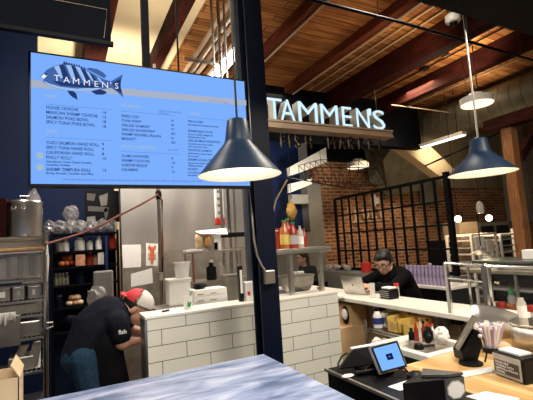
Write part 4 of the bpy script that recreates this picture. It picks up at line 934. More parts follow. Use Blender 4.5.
# ---- cook bending over
t = thing('person', (.16, 3.3, 0), 'person in dark t-shirt, jeans and backwards red and white cap bending over', 'person')
Yc = 3.22
hip = onY(84, 353, Yc); sh = onY(117, 316, Yc); HC = onY(136.5, 308, Yc+.0)
hipc = hip; mid_ = onY(96, 327, Yc)+Vector((0, 0, .0)); che = onY(108, 318, Yc)
hf = hframe(HC, (.86, -.30, 0), radians(40))
nk = onY(125, 309, Yc)
shN = onY(118, 322, Yc-.15); shF = onY(118, 310, Yc+.17)
elN = onY(121, 345, Yc-.10); wrN = onY(131, 352, Yc-.02) ; 
elN = onY(122.5, 343, Yc-.14); wrN = onY(137, 341, Yc-.0)
elF = Vector((elN.x+.10, Yc+.22, elN.z+.02)); wrF = Vector((wrN.x+.10, Yc+.12, wrN.z+.02))
hL = hipc+Vector((0, .09, -.02)); hR = hipc+Vector((0, -.09, -.02))
knN = Vector((hipc.x+.07, Yc-.11, .47)); anN = Vector((hipc.x+.0, Yc-.12, .09)); knF = Vector((hipc.x+.13, Yc+.11, .47)); anF = Vector((hipc.x+.08, Yc+.12, .09))
def bodycook(mb, k=0, torso=True, sleeve=1.0, arms=True, legs=True):
    if torso:
        mb.cap(hipc, mid_, .135+k, .15+k); mb.cap(mid_, che, .15+k, .15+k); mb.cap(che, nk+Vector((-.03, 0, -.03)), .14+k, .07+k)
        mb.cap(shN, che, .065+k, .11+k); mb.cap(shF, che, .065+k, .11+k)
    if arms:
        for s_, e_, w_ in ((shN, elN, wrN), (shF, elF, wrF)):
            mb.cap(s_, s_.lerp(e_, sleeve), .064+k, .054+k+(.006 if sleeve < 1 else 0))
            if sleeve == 1: mb.cap(e_, w_, .046+k, .028+k)
    if legs:
        for h_, kn, an in ((hR, knN, anN), (hL, knF, anF)): mb.cap(h_, kn, .095+k, .065+k); mb.cap(kn, an, .062+k, .042+k)
b = MB(); bodycook(b); b.cap(nk, HC+Vector((-.03, 0, -.0)), .062, .055); add_head(b, hf)
add_hand(b, wrN, (1, .2, -.2), (0, .3, -1), -1, .7); add_hand(b, wrF, (1, -.2, -.1), (0, -.3, -1), 1, .7)
for an in (anN, anF): b.cap(an+Vector((-.02, 0, -.045)), an+Vector((.14, 0, -.055)), .038, .03)
remesh(b, 'body', 'skin', t, .0065)
b = MB(); bodycook(b, .014, True, .62, True, False); remesh(b, 'dark_t_shirt', 'navycloth', t, .009)
b = MB(); bodycook(b, .010, False, 1, False, True); b.cap(hipc+Vector((-.01, 0, -.03)), hipc+Vector((0, 0, -.01)), .148, .146); remesh(b, 'jeans', 'denim', t, .01)
b = MB(); b.cap(hipc+Vector((.13, -.06, .06)), hipc+Vector((.19, -.08, -.36)), .115, .13); b.cap(hipc+Vector((.11, .06, .05)), hipc+Vector((.17, .06, -.34)), .11, .12); remesh(b, 'black_apron', 'blackcloth', t, .01)
b = MB()
for an in (anN, anF): b.cap(an+Vector((-.03, 0, -.045)), an+Vector((.15, 0, -.05)), .046, .038)
b.build('shoes', 'black', t, smooth=True)
sl = shN.lerp(elN, .48)
MB().text('fish', sl+Vector((-.02, -.077, 0)), .04, bold=.001).build('sleeve_print', 'white_ink', t)
b = MB(); ell(b, hf, (-.03, 0, .02), (.092, .084, .075)); ell(b, hf, (-.07, 0, -.03), (.035, .065, .045)); remesh(b, 'hair', 'hair', t, .007, 2)
# cap worn backwards: red crown half to the back with its brim, mesh half over the brow
def halfcap(front):
    b = MB(); g = bmesh.ops.create_uvsphere(b.bm, u_segments=32, v_segments=20, radius=1)
    vs = [v for v in b.bm.verts if v.co.z < -.02 or (v.co.x < -.12 if front else v.co.x > -.10)]
    bmesh.ops.delete(b.bm, geom=vs, context='VERTS')
    b._m(list(b.bm.verts), hf @ Matrix.Translation((-.012, 0, .045)) @ Matrix.Rotation(radians(-8), 4, 'Y') @ Matrix.Diagonal((.118, .097, .098, 1))); return b
capb = halfcap(False).build('cap_crown', 'red', t, smooth=True)
halfcap(True).build('cap_mesh', 'mesh', t, smooth=True)
pts = [(-.105, y, .045-.35*y*y*10*.1) for y in (-.075, -.05, -.02, .02, .05, .075)]; tip = [(-.18+abs(y)*.5, y, .030) for y in (.065, .035, -.035, -.065)]
MB().prism([hf @ Vector(p) for p in pts+tip], hf.to_3x3() @ Vector((0, 0, -.006))).build('cap_brim', 'red', capb)
add_face(hf, t)

# ================================================================== STEEL SHELF WITH BOTTLES (over tiled wall)
zs = onY(300, 248, 2.75).z; zl = ZW
t = thing('bottle_shelf', (1.65, 2.85, zl), 'steel shelf frame over the right part of the tiled wall carrying bottles', 'shelf')
MB().bx(1.32, onY(329, 246, 2.75).x, 2.72, 3.02, zs-.012, zs).bx(1.32, onY(329, 246, 2.75).x, 2.72, 2.728, zs-.04, zs-.012).build('shelf_top', 'steel', t, bevel=.002)
for x in (290.5, 320.5):
    P = onY(x, 270, 2.77); MB().bx(P.x-.016, P.x+.016, 2.75, 2.79, zl, zs-.013).build('post', 'steel', t, bevel=.003)
MB().bx(1.33, onY(320, 270, 2.8).x-.01, 2.80, 2.806, zl+.08, zs-.02).build('glass_panel', 'glass', t)
tag(MB().bx(1.34, 1.95, 2.90+.54, 3.6, 1.05, 1.16).build('steel_ledge', 'steel_dark', bevel=.004), 'dull steel ledge behind the bottle shelf frame', 'ledge') if False else None
# bowl
P = onY(298, 290, 2.99); P.z = ZW+.001
P = Vector((onY(298, 288, 3.02).x, 3.04, 1.141)); zr = onY(298, 275.5, 3.04).z
R_ = .155; hb = zr-P.z
t = thing('steel_bowl', P, 'wide dull steel mixing bowl under the bottle shelf', 'bowl')
prof = [(R_*.42, 0), (R_*.7, hb*.18), (R_*.93, hb*.55), (R_, hb*.95), (R_*1.04, hb), (R_*1.04, hb+.004), (R_*.97, hb), (R_*.9, hb*.58), (R_*.66, hb*.22), (.01, hb*.06)]
MB().lathe(P, prof, 40).build('bowl_body', 'steel_dark', t, smooth=True)
for i, x in enumerate((308, 312.5, 316)):
    Q = onY(x, 272, 3.0); tag(MB().lathe((Q.x, 3.235, 1.141), [(.02, .001), (.022, .1), (.018, zr-1.141+.0), (.02, zr-1.141+.015), (.001, zr-1.141+.02)], 14).build('shaker_bottle', 'white', smooth=True), ('left of three small white shaker tops behind the steel bowl', 'middle of three small white shaker tops behind the steel bowl', 'right of three small white shaker tops behind the steel bowl')[i], 'bottle', 'white shakers behind the bowl')
# bottles on shelf
def bottle(x, Y, h, r, m, capm, lab, neck=.35, label=None):
    P = Vector((onY(x, 246, Y).x, Y, zs)); t = thing('sauce_bottle', P, lab, 'bottle', 'bottles on the steel shelf')
    MB().lathe(P, [(r*.95, .001), (r, .008), (r, h*.66), (r*neck, h*.84), (r*neck, h*.95)], 20).build('bottle_body', m, t, smooth=True)
    MB().cyl(P+Vector((0, 0, h*.95)), P+Vector((0, 0, h)), r*neck*1.25).build('cap', capm, t, smooth=True)
    if label: MB().lathe(P, [(r*1.02, h*.15), (r*1.02, h*.5)], 20, cap=False).build('label', label, t, smooth=True)
bottle(275, 2.80, .15, .034, 'sauce', 'white', 'dark red bottle with white cap nearest the navy column', .8)
bottle(285.5, 2.84, .23, .040, 'amber', 'green', 'tall amber bottle with green cap on the steel shelf', .4, 'yellow')
bottle(289, 2.94, .25, .035, 'sauce', 'green', 'tallest dark red bottle with green cap behind the amber bottle', .35)
bottle(294, 2.80, .21, .035, 'sauce', 'green', 'dark red bottle with green cap and grey label', .4, 'label')
bottle(301, 2.80, .19, .026, 'clearplastic', 'black', 'pale slim bottle with dark cap on the steel shelf', .35, 'paper')
bottle(305, 2.93, .16, .022, 'sauce', 'redplastic', 'smallest dark bottle at right end of the row', .35)
bottle(280, 2.92, .17, .032, 'sauce', 'redplastic', 'red bottle standing behind the amber bottle, near the column', .7)
struct(MB().bx(2.6, 4.49, 6.85, 6.95, 0, 1.75), 'wall_partition', 'greypaint', 'pale grey low partition behind the bottle shelf')
# wall mounted tube lamp behind
a = onY(289, 200, 6.3); b_ = onY(308, 201, 6.3)
tag(MB().bx(a.x, b_.x, 6.25, 6.35, a.z-.08, a.z+.1).build('wall_box', 'greypaint', bevel=.02), 'grey horizontal wall box behind the bottles', 'box')
t = thing('yellow_hanging_bag', onY(291, 218, 6.2), 'yellow patterned bag hung above the bottle row', 'bag')
MB().crumple(onY(291.5, 211, 6.2), (.10, .05, .16), .16, 3, 9).build('bag_body', mat('mustard_yellow', (.26, .14, .02), .6, 0, .3, 20), t, smooth=True)
P = onY(291.5, 199, 6.2); MB().cyl(P, (P.x, P.y, ZC-.004), .006).build('cord', 'black', t)
tag(MB().tube([(onY(271, 246, 4.5).x, 4.5, .002)]+[onY(*q) for q in ((271, 246, 4.5), (272.5, 215, 4.6), (276, 200, 4.8), (287, 180, 5.2))], .012).build('cable', 'tan', smooth=True), 'pale cable climbing in the dark gap right of the column', 'cable')

# ================================================================== BAR
XB0, XB1 = 2.28, 2.66; ZB = 1.05
t = thing('bar_counter', (2.5, 3, 0), 'long off white bar counter running back in front of the person with glasses', 'counter')
MB().bx(XB0, XB1, 1.60, 4.4, ZB-.032, ZB).build('countertop', 'solid', t, bevel=.003)
MB().bx(2.56, 2.62, 1.8, 4.38, 0, ZB-.033).build('panel', 'cream', t)
for y in (2.05, 2.45, 2.85, 3.3): MB().bx(2.50, 2.559, y-.035, y+.035, ZB-.12, ZB-.033).build('bracket', 'black', t)
# laptop
A = onZ(345, 293.5, ZB); B = onZ(366.5, 295.5, ZB)
t = thing('laptop', A.lerp(B, .5), 'pale silver laptop standing open with its lid toward us on the bar', 'laptop')
A.z = B.z = ZB+.012; up_ = Vector((0, 0, 1)); dr = (B-A).normalized(); nrm = Vector((dr.y, -dr.x, 0)).normalized()  # toward us
if nrm.dot(EYE-A) < 0: nrm = -nrm
TL = onX(340.5, 278, A.x-.02)
lean = nrm*.045; hgt = .165
lid = [A, B, B+lean+up_*hgt, A+lean+up_*hgt]
MB().slab(lid, .007).build('lid', 'steel', t, bevel=.002)
MB().slab([A-nrm*.22-up_*.002, B-nrm*.22-up_*.002, B-nrm*.004-up_*.002, A-nrm*.004-up_*.002], .012).build('keyboard_base', 'steel_dark', t)
c = (A+B)*.5+lean*.5+up_*hgt*.5
u1 = dr; u2 = (lean+up_*hgt).normalized(); n2 = u1.cross(u2).normalized(); n2 = n2 if n2.dot(nrm) > 0 else -n2
b = MB(); b.slab([c+n2*.008+u1*x*.011+u2*y*.011 for x, y in ((-.6, -.9), (.0, -.75), (.6, -.9), (.95, -.1), (.75, .55), (.2, .5), (-.2, .5), (-.8, .55), (-1, -.1))], .001)
b.slab([c+n2*.008+u1*x*.011+u2*y*.011 for x, y in ((.0, .7), (.35, .9), (.4, 1.3), (.05, 1.1))], .001); b.build('fruit_mark', 'black', t)
# things round the man
def onbar(x, y): p = onZ(x, y, ZB); return p
P = onZ(373, 298, ZB); t = thing('drinking_glass', P, 'tall clear glass of water on the bar before the hands', 'glass')
MB().lathe(P, [(.022, .001), (.026, .13), (.024, .13), (.02, .006)], 20).build('glass_body', 'clearplastic', t, smooth=True)
P = onZ(388.5, 299, ZB); t = thing('napkin_dispenser', P, 'black napkin dispenser with white napkins on the bar', 'dispenser', rz=0)
MB().bx(P.x-.03, P.x+.08, P.y-.05, P.y+.075, ZB, ZB+.085).build('case', 'black', t, bevel=.01); MB().bx(P.x-.015, P.x+.065, P.y-.035, P.y+.06, ZB+.085, ZB+.10).build('napkins', 'paper', t, bevel=.003)
for k in range(4): MB().bx(P.x-.0315, P.x-.0302, P.y-.04, P.y+.065, ZB+.018+k*.016, ZB+.022+k*.016).build('side_rib', 'label', t)
P = onZ(396.5, 297, ZB); P.x += .06; P.y += .05; t = thing('condiment_bottle', P, 'small bottle with red cap right of the napkin dispenser', 'bottle')
MB().cyl(P+Vector((0, 0, .001)), P+Vector((0, 0, .085)), .022).build('bottle_body', 'clearplastic', t, smooth=True); MB().cyl(P+Vector((0, 0, .0855)), P+Vector((0, 0, .11)), .024).build('cap', 'redplastic', t, smooth=True)
P = onZ(403, 299, ZB)
Q = onY(367, 284, 3.95); t = thing('red_bucket', (4.14, onX(367, 276, 4.14).y, z0-.029), 'red tub on the low wall left of the person with glasses', 'tub')
Q = onX(367, 276, 4.14); Q.z = z0-.029
MB().lathe(Q, [(.07, .001), (.085, .15), (.08, .15), (.065, .006)], 24).build('tub_body', 'redplastic', t, smooth=True)
P = onZ(341, 300, ZB); P.x += .02; t = thing('menu_stack', P, 'stack of white printed menus at the bar end beside the laptop', 'paper')
for k in range(3): MB().box((P.x+.06, P.y+.16+.006*k, ZB+.004+k*.008), (.10, .16, .006), (0, 0, .1*k)).build('menu_sheet', 'paper', t)
P = onZ(340, 290, ZB); tag(MB().box((2.34, 3.5, ZB+.03), (.05, .05, .06)).build('menu_holder', 'steel', bevel=.003), 'little pale card holder left of the laptop', 'holder')
# low brick-side items on far ledge
for i, (x, y) in enumerate(((336, 274), (344, 273), (354, 272))):
    P = onX(x, y, XG-.0); tag(MB().crumple((XG-.14, P.y, z0-.03+.06), (.05, .09, .05), .2, 2, 60+i).build('ledge_bundle', 'label', smooth=True), ('leftmost pale bundle on the low wall under the grid screen', 'middle pale bundle on the low wall under the grid screen', 'right pale bundle on the low wall under the grid screen, near the red tub')[i], 'bundle')
# back cabinet with purple tumblers
XC0, XC1 = 3.5, 3.9
ya = onZ(449, 288, 1.08).y
t = thing('back_cabinet', (3.7, 3.3, 0), 'black cabinet with pale top holding the purple tumblers', 'cabinet')
yA = onX(449, 288, XC0).y; yB = onX(405, 288, XC0).y; zc = onX(430, 286, XC0).z
MB().bx(XC0, XC1, yA, yB+.25, 0, zc-.03).build('cabinet_body', 'black', t); MB().bx(XC0-.01, XC1, yA-.01, yB+.26, zc-.029, zc).build('cabinet_top', 'solid', t, bevel=.003)
n = 11; proto = None
hcup = onX(430, 266, XC0+.06).z - zc
for k in range(n):
    x = 408+k*(446-408)/(n-1)
    for j in range(1):
        y = onX(x, 275, XC0+.06).y; P = Vector((XC0+.06, y, zc+.001))
        hh = hcup*(1 if k != 6 else 1.12)
        t = thing('tumbler_stack', P, '%s stack of purple plastic tumblers in the row on black cabinet' % ('leftmost', 'second', 'third', 'fourth', 'fifth', 'sixth', 'seventh', 'eighth', 'ninth', 'tenth', 'rightmost')[k], 'tumblers', 'purple tumblers on the black cabinet')
        b = MB(); m_ = 9
        pr = []
        for q in range(m_): z = hh*q/m_; pr += [(.0205, z), (.024, z+hh/m_*.85), (.024, z+hh/m_*.99)]
        b.lathe(P, pr+[(.018, hh*.99)], 18); b.build('tumblers', 'purple', t, smooth=True)
        MB().lathe(P, [(.012, .002), (.016, hh*1.02), (.012, hh*1.02)], 12).build('inner_tumbler', 'clearplastic', t, smooth=True)

# under bar wire shelf
XS0, XS1 = 2.16, 2.34; ZS = onX(367.5, 327.5, 2.18).z
t = thing('wire_shelf_unit', (2.3, 2.7, 0), 'chrome wire shelf unit under the bar holding yellow cartons', 'shelf')
yn, yfz = onX(427, 344, 2.18).y, onX(366, 327, 2.18).y
b = MB(); b.bx(2.18, 2.188, yn, yfz, ZS-.03, ZS-.022).bx(2.18, 2.188, yn, yfz, ZS-.008, ZS).bx(2.52, 2.528, yn, yfz, ZS-.008, ZS)
for k in range(40): y = yn+(yfz-yn)*k/39; b.bx(2.18, 2.53, y-.002, y+.002, ZS-.008, ZS-.003); b.bx(2.179, 2.187, y-.002, y+.002, ZS-.03, ZS)
b.build('wire_shelf', 'chrome', t)
for y in (yn, yfz):
    for x in (2.18, 2.53): MB().cyl((x, y, .001), (x, y, ZS+.06), .011).build('post', 'chrome', t, smooth=True)
def shelfbox(x0, x1, xa, xb_, ztop, name, m, lab, cat='box', **k):
    ya_ = onX(x1, 330, xa).y; yb_ = onX(x0, 330, xa).y
    return item(MB().bx(xa, xb_, ya_, yb_, ZS+.001, ZS+ztop), name, m, lab, cat, **k)
for (x0, x1, xa, lab, m_) in ((388, 398, 2.2, 'yellow carton with brown emblem, left one on the wire shelf', 'yellow'), (403, 415, 2.2, 'open yellow carton, right one on the wire shelf', 'yellow')):
    ya_ = onX(x1, 330, xa).y; yb_ = onX(x0, 330, xa).y; h_ = .105
    t = thing('yellow_carton', (xa+.08, (ya_+yb_)/2, ZS), lab, 'box', 'yellow cartons on the wire shelf')
    b = MB(); w = .003; b.bx(xa, xa+w, ya_, yb_, ZS+.001, ZS+h_*.8).bx(xa+.17, xa+.17+w, ya_, yb_, ZS+.001, ZS+h_*1.05).bx(xa, xa+.17, ya_, ya_+w, ZS+.001, ZS+h_).bx(xa, xa+.17, yb_-w, yb_, ZS+.001, ZS+h_*1.1).bx(xa, xa+.17, ya_, yb_, ZS+.001, ZS+.005)
    b.build('carton_body', m_, t)
    if 'emblem' in lab: MB().lathe((xa-.0008, (ya_+yb_)/2, ZS+.045), [(.025, -.0005), (.025, .0005)], 20, Matrix.Rotation(pi/2, 4, 'Y')).build('emblem', 'card', t)
P = onX(378, 325, 2.24); P.z = ZS; t = thing('cleaner_bottle', (2.24, P.y, ZS), 'white bottle with dark blue label on the wire shelf', 'bottle')
P = Vector((2.24, P.y, ZS)); MB().lathe(P, [(.035, .001), (.036, .09), (.02, .125), (.016, .13)], 20).build('bottle_body', 'white', t, smooth=True); MB().cyl(P+Vector((0, 0, .13)), P+Vector((0, 0, .155)), .018).build('cap', 'navymetal', t, smooth=True); MB().lathe(P, [(.037, .03), (.037, .08)], 20, cap=False).build('label', 'blue_ink' if 'blue_ink' in M else 'navywall', t, smooth=True)
shelfbox(382, 388, 2.26, 2.4, .12, 'metal_can', 'steel', 'grey steel can beside the blue labelled bottle', 'can', bevel=.01)
item(MB().bx(2.42, 2.52, yn+.1, yfz-.25, ZS+.001, ZS+.14), 'flat_carton', 'label', 'long grey carton behind the yellow cartons', 'box', bevel=.004)
item(MB().bx(2.43, 2.51, yn+.35, yn+.6, ZS+.141, ZS+.17), 'paper_packet', 'paper', 'white paper packet lying on the long grey carton', 'paper', bevel=.003)
# cardboard boxes
for i, (x0, x1, za, zb_, xx_, lab) in enumerate(((340, 368, .40, 0, 2.10, 'lower brown cardboard box of the stack beside tiled wall'), (351, 371, .0, 0, 2.14, 'upper brown cardboard box of the stack beside tiled wall'))):
    pass
zmid = onY(352, 326.5, 2.98).z; ztp = onY(352, 305.5, 2.98).z
xa_, xb_ = onY(341.5, 340, 2.98).x, 2.36+.14; 
item(MB().bx(xa_, xb_-.005, 2.98, 3.3, .001, zmid-.34), 'cardboard_box', 'card', 'bottom cardboard box of the stack, mostly below the counter', 'box', 'cardboard boxes under the bar', bevel=.003)
item(MB().bx(xa_, xb_-.06, 2.98, 3.3, zmid-.339, zmid), 'cardboard_box', 'card', 'middle cardboard box of the stack beside the tiled wall', 'box', 'cardboard boxes under the bar', bevel=.003)
t = thing('cardboard_box', (xa_+.2, 3.14, zmid), 'top cardboard box of the stack beside the tiled wall', 'box', 'cardboard boxes under the bar')
MB().bx(onY(351.5, 320, 3.0).x, xb_-.005, 3.0, 3.3, zmid+.001, ztp).build('box_body', 'card', t, bevel=.003)
MB().bx(onY(351.5, 320, 3.0).x-.01, xb_-.005, 3.1, 3.15, ztp-.001, ztp+.002).build('tape', 'cardpale', t)
t = thing('packing_bundle', (xa_+.02, 3.1, zmid), 'black and white bundle wedged left of the top cardboard box', 'bundle')
P = onY(346.5, 318, 3.05); MB().sph((P.x+.015, 3.08, zmid+.085), (.028, .05, .085), 14).build('black_strip', 'black', t, smooth=True); MB().sph((P.x-.012, 3.06, zmid+.10), (.018, .04, .05), 12).build('white_fold', 'paper', t, smooth=True)
item(MB().crumple((onY(341, 305, 3.5).x, 3.55, 1.0), (.06, .1, .05), .2, 3, 77).bx(onY(341, 305, 3.5).x-.05, onY(341, 305, 3.5).x+.05, 3.5, 3.6, .001, .96), 'waste_bin', 'label', 'dull crumpled bin bag between tiled wall and bar', 'bin', smooth=True)
for i, (x, y) in enumerate(((377, 338), (384, 335), (391, 343))):
    P = onX(x, y, 2.05); item(MB().crumple((2.05, P.y, .76), (.05, .06, .09), .2, 3, 80+i).bx(2.03, 2.07, P.y-.02, P.y+.02, .001, .70), 'cloth_bundle', 'paper' if i != 1 else 'label', ('white crumpled bag below the wire shelf by the boxes', 'grey crumpled bag below the wire shelf, middle one', 'white crumpled bag below the wire shelf nearest the tray')[i], 'bag', smooth=True)
# ================================================================== RIGHT FOREGROUND
ZWd = .944
t = thing('wooden_counter', (2.2, 1.0, 0), 'light butcher block wooden counter at the lower right', 'counter')
MB().bx(1.465, 2.42, .25, 1.575, ZWd-.04, ZWd).build('countertop', 'butcher', t, bevel=.003)
MB().bx(1.50, 2.38, .3, 1.54, 0, ZWd-.041).build('counter_base', 'black', t)
# black cabinet under the tablet
ZK = .945
t = thing('black_cabinet', (1.36, 1.4, 0), 'black cabinet carrying the tablet at the lower centre', 'cabinet')
MB().bx(1.185, 1.46, .7, 1.765, 0, ZK).build('cabinet_body', 'black', t, bevel=.004)
MB().bx(1.17, 1.184, .7, 1.77, ZK-.012, ZK+.001).build('edge_strip', 'steel_dark', t)
# tablet
def tilt(TL, TR, BR, BL, tb, tt, dR=.13): return at(*TL, tt), at(*TR, tt+dR), at(*BR, tb+dR), at(*BL, tb)
q = [at(369.5, 347, 1.86), at(397.5, 340, 1.99), at(408, 367, 1.92), at(380.5, 374.5, 1.80)]
c = sum(q, Vector())/4
n = (q[1]-q[0]).cross(q[3]-q[0]).normalized(); n = n if n.dot(EYE-c) > 0 else -n
def inset(q, k, off): c = sum(q, Vector())/4; return [c+(p-c)*k+n*off for p in q]
t = thing('tablet', (c.x, c.y, ZK), 'small silver framed tablet with blue screen on the black cabinet', 'tablet')
def slabn(mb, q, th):  # slab behind the quad, away from viewer
    v = -n*th; return mb.prism(q, v)
slabn(MB(), q, .012).build('frame', 'steel', t, bevel=.002)
slabn(MB(), inset(q, .94, .0012), .001).build('bezel', 'black', t)
scr = slabn(MB(), inset(q, .82, .0024), .001).build('display', 'reader', t)
qq = inset(q, .22, .0034); slabn(MB(), qq, .0008).build('square_mark', emis('mark_navy', (.005, .015, .10), 1), scr)
ex = (q[1]-q[0]).normalized(); ey = (q[0]-q[3]).normalized()
mt = Matrix((ex, n.cross(ex).normalized() if n.cross(ex).dot(ey) > 0 else -n.cross(ex).normalized(), n)).transposed().to_4x4()
MB().text('no', c+n*.0042-ex*.009-ey*.003, .014, mt).build('small_word', emis('mark_blue', (.22, .45, .9), 1), scr)
c2 = c-n*.014
MB().prism([c2+ex*.03+ey*.02, c2-ex*.03+ey*.02, (c2.x-.05, c2.y+.10, ZK+.001), (c2.x+.05, c2.y+.06, ZK+.001)], -n*.012).build('stand', 'black', t)
MB().cyl((c2.x, c2.y+.06, ZK), (c2.x, c2.y+.06, ZK+.012), .07, seg=28).build('stand_base', 'black', t, smooth=True)
# second screen seen from behind
t = thing('angled_monitor', at(355, 366, 2.2), 'black tilted monitor seen from behind, left of the tablet', 'monitor')
q2 = [at(353, 349, 2.01), at(385, 344, 2.13), at(377, 364, 2.02), at(338, 369, 1.93)]
MB().slab(q2, .018).build('panel', 'black', t, bevel=.003)
MB().slab([at(353, 348.5, 2.02), at(386, 342.5, 2.14), at(386, 344, 2.14), at(352.5, 350, 2.02)], .02).build('pale_edge', 'paper', t)
cc = sum(q2, Vector())/4; MB().tube([cc+Vector((0, .02, -.02)), (cc.x, cc.y+.0, ZK+.01)], .02).build('stand', 'black', t, smooth=True)
MB().cyl((cc.x, cc.y, ZK), (cc.x, cc.y, ZK+.01), .06, seg=24).build('stand_base', 'black', t, smooth=True)
P = at(341, 366, 2.2); MB().tube([at(340, 372, 1.93), at(338, 364, 1.96), at(342, 356, 1.99), at(347, 353, 2.02), at(349, 358, 2.0)], .005).build('cable_loop', 'black', t, smooth=True)
P = onZ(348, 377, ZK); t = thing('card_reader', P, 'small white and black card reader lying before the tilted monitor', 'reader')
MB().sph(P+Vector((0, 0, .006)), (.034, .02, .006), 16).build('reader_body', 'white', t, smooth=True)
A = onZ(356, 376, ZK); B = onZ(378, 373, ZK); tag(MB().cyl(A+Vector((0, 0, .012)), B+Vector((0, 0, .012)), .011).build('scanner_handle', 'black', smooth=True), 'black scanner handle lying between card reader and tablet', 'scanner')
a_ = [onZ(x, y, ZK+.002) for x, y in ((388, 387), (409, 380), (421, 384), (400, 391))]
tag(MB().prism(a_, (0, 0, .002)).build('receipt_paper', 'paper'), 'white receipt paper lying below the tablet on black', 'paper')
P = onZ(420, 380, ZK); P.x -= .02; t = thing('barcode_scanner', P, 'round black scanner with clear dome top right of the tablet', 'scanner')
MB().lathe(P, [(.035, .001), (.042, .012), (.04, .03), (.02, .04), (.001, .042)], 28).build('scanner_body', 'black', t, smooth=True)
MB().tube([P+Vector((.0, .03, .015)), P+Vector((.02, .09, .03)), P+Vector((-.03, .14, .02)), P+Vector((-.08, .12, .015))], .005).build('cable', 'black', t, smooth=True)
# receipt printer with octagonal badge
TLf = onZ(443, 400, ZWd)
q = [onZ(443, 403, ZWd), onZ(464, 402, ZWd)]
x0 = onZ(443, 379, 1.0); 
P = onZ(430, 404, ZWd)
t = thing('receipt_printer', onZ(440, 402, ZWd), 'black receipt printer with white octagonal badge at lower right', 'printer')
A = at(398, 384, 1.80); B = at(443, 379, 1.66); C_ = at(463, 376, 1.76); D = at(425, 368, 1.93)
zt_ = (A.z+B.z+C_.z+D.z)/4
A, B, C_, D = [onZ(x, y, 1.035) for x, y in ((402, 383), (443, 379), (463.5, 375.5), (425, 370))]
b = MB(); b.prism([A, B, C_, D], (0, 0, ZK-1.035+.001) if False else (0, 0, -.089)); b.build('printer_body', 'black', t, bevel=.004)
nn = Vector((C_.y-B.y, -(C_.x-B.x), 0)).normalized(); 
if nn.dot(EYE-B) < 0: nn = -nn
d_ = (C_-B); w_ = d_.length; d_ = d_.normalized(); hh = .088+.028
o = B+nn*.001
MB().prism([o+d_*.002+Vector((0, 0, -.002)), o+d_*(w_-.002)+Vector((0, 0, -.002)), o+d_*(w_-.002)+Vector((0, 0, -hh+.03)), o+d_*.002+Vector((0, 0, -hh+.03))], nn*.003).build('grey_side_panel', 'darkgrey', t)
cc = B+d_*w_*.52+Vector((0, 0, -.045))+nn*.0045
MB().prism([cc+d_*cos(a)*w_*.45+Vector((0, 0, sin(a)*.036)) for a in [pi/8+k*pi/4 for k in range(8)]], nn*.002).build('octagon_badge', 'label', t)
MB().prism([cc+nn*.0022+d_*cos(a)*w_*.40+Vector((0, 0, sin(a)*.031)) for a in [pi/8+k*pi/4 for k in range(8)]], nn*.001).build('badge_face', 'paper', t)
MB().prism([D.lerp(A, .1)+Vector((0, 0, .001)), D.lerp(A, .7)+(B-A)*.3+Vector((0, 0, .001)), B.lerp(C_, .3)+Vector((0, 0, .001)), C_+Vector((0, 0, .001))], (0, 0, .012)).build('clear_lid', 'darkgrey', t, bevel=.002)
# papers on the wood
for i, (q, lab) in enumerate(((((466, 397), (486, 392), (520, 399), (505, 408)), 'white papers at the bottom edge of the wooden counter'), (((438, 388.), (452, 377), (470, 376), (452, 380)), 'x'))):
    if i: break
    tag(MB().prism([onZ(x, y, ZWd+.001) for x, y in q], (0, 0, .003)).build('paper_sheet', 'paper'), lab, 'paper')
q = [onZ(x, y, ZWd+.001) for x, y in ((452, 377), (462, 372), (492, 367.5), (494, 372), (464, 378))]
tag(MB().prism(q, (0, 0, .004)).build('menu_card', mat('grey_card', (.62, .62, .62), .5), bevel=.001), 'long pale grey card strip lying on the wood before the terminal', 'card')
# payment terminal
P = onZ(471, 364, ZWd); t = thing('payment_terminal', P, 'black swivel payment terminal tilted left on the wooden counter', 'terminal')
MB().lathe(P+Vector((.0, .0, 0)), [(.055, .001), (.055, .008), (.045, .014)], 32).build('base', 'black', t, smooth=True)
a0, a1 = at(459, 351, 1.95), at(478.5, 317.5, 1.95)
ax = (a1-a0); dep = ray(468, 334).normalized()*.12+Vector((.0, .02, .01)); 
ins = [a0, a1, a1+dep, a0+dep]
MB().slab(ins, .011).build('screen_panel', 'steel_dark', t, bevel=.002)
MB().prism([at(462, 352, 1.97), at(476, 330, 1.97), at(480, 331, 1.97), at(483, 345, 1.97), at(478, 362, 1.97), at(464, 362, 1.97)], Vector((.03, .08, 0))).build('neck', 'black', t, bevel=.006)
MB().tube([at(478, 331, 1.98), at(484, 340, 1.98), at(487, 352, 1.98), at(485, 362, 1.97)], .004).build('cable', 'black', t, smooth=True)
for k in range(2): MB().sph(at(480, 330+k*6, 1.96), .010, 12).build('white_knob', 'white', t, smooth=True)
# straw cup
P = onZ(490, 364, ZWd); P = at(490.5, 345, 2.14); P.z = ZWd; h_ = at(490.5, 346, 2.14).z-ZWd
t = thing('straw_cup', P, 'black cup full of paper wrapped straws behind the terminal', 'cup')
MB().lathe(P, [(.040, .001), (.055, h_), (.051, h_), (.036, .01)], 28).build('cup_body', 'black', t, smooth=True)
rr = random.Random(2); base = MB(); pur = MB()
for k in range(46):
    a = k*2.399; r_ = (k/46)**.5*.042; p0 = P+Vector((cos(a)*r_*.7, sin(a)*r_*.7, .015)); p1 = P+Vector((cos(a)*r_*2.0, sin(a)*r_*1.9, h_+rr.uniform(.10, .125)))
    tag(MB().cyl(p0, p1, .0062, seg=8).build('wrapped_straw', ('paper', 'white', 'lilac')[k % 3] if 'lilac' in M else 'paper', smooth=True), 'paper wrapped straw standing in the black straw cup', 'straw', 'wrapped straws in the black cup')
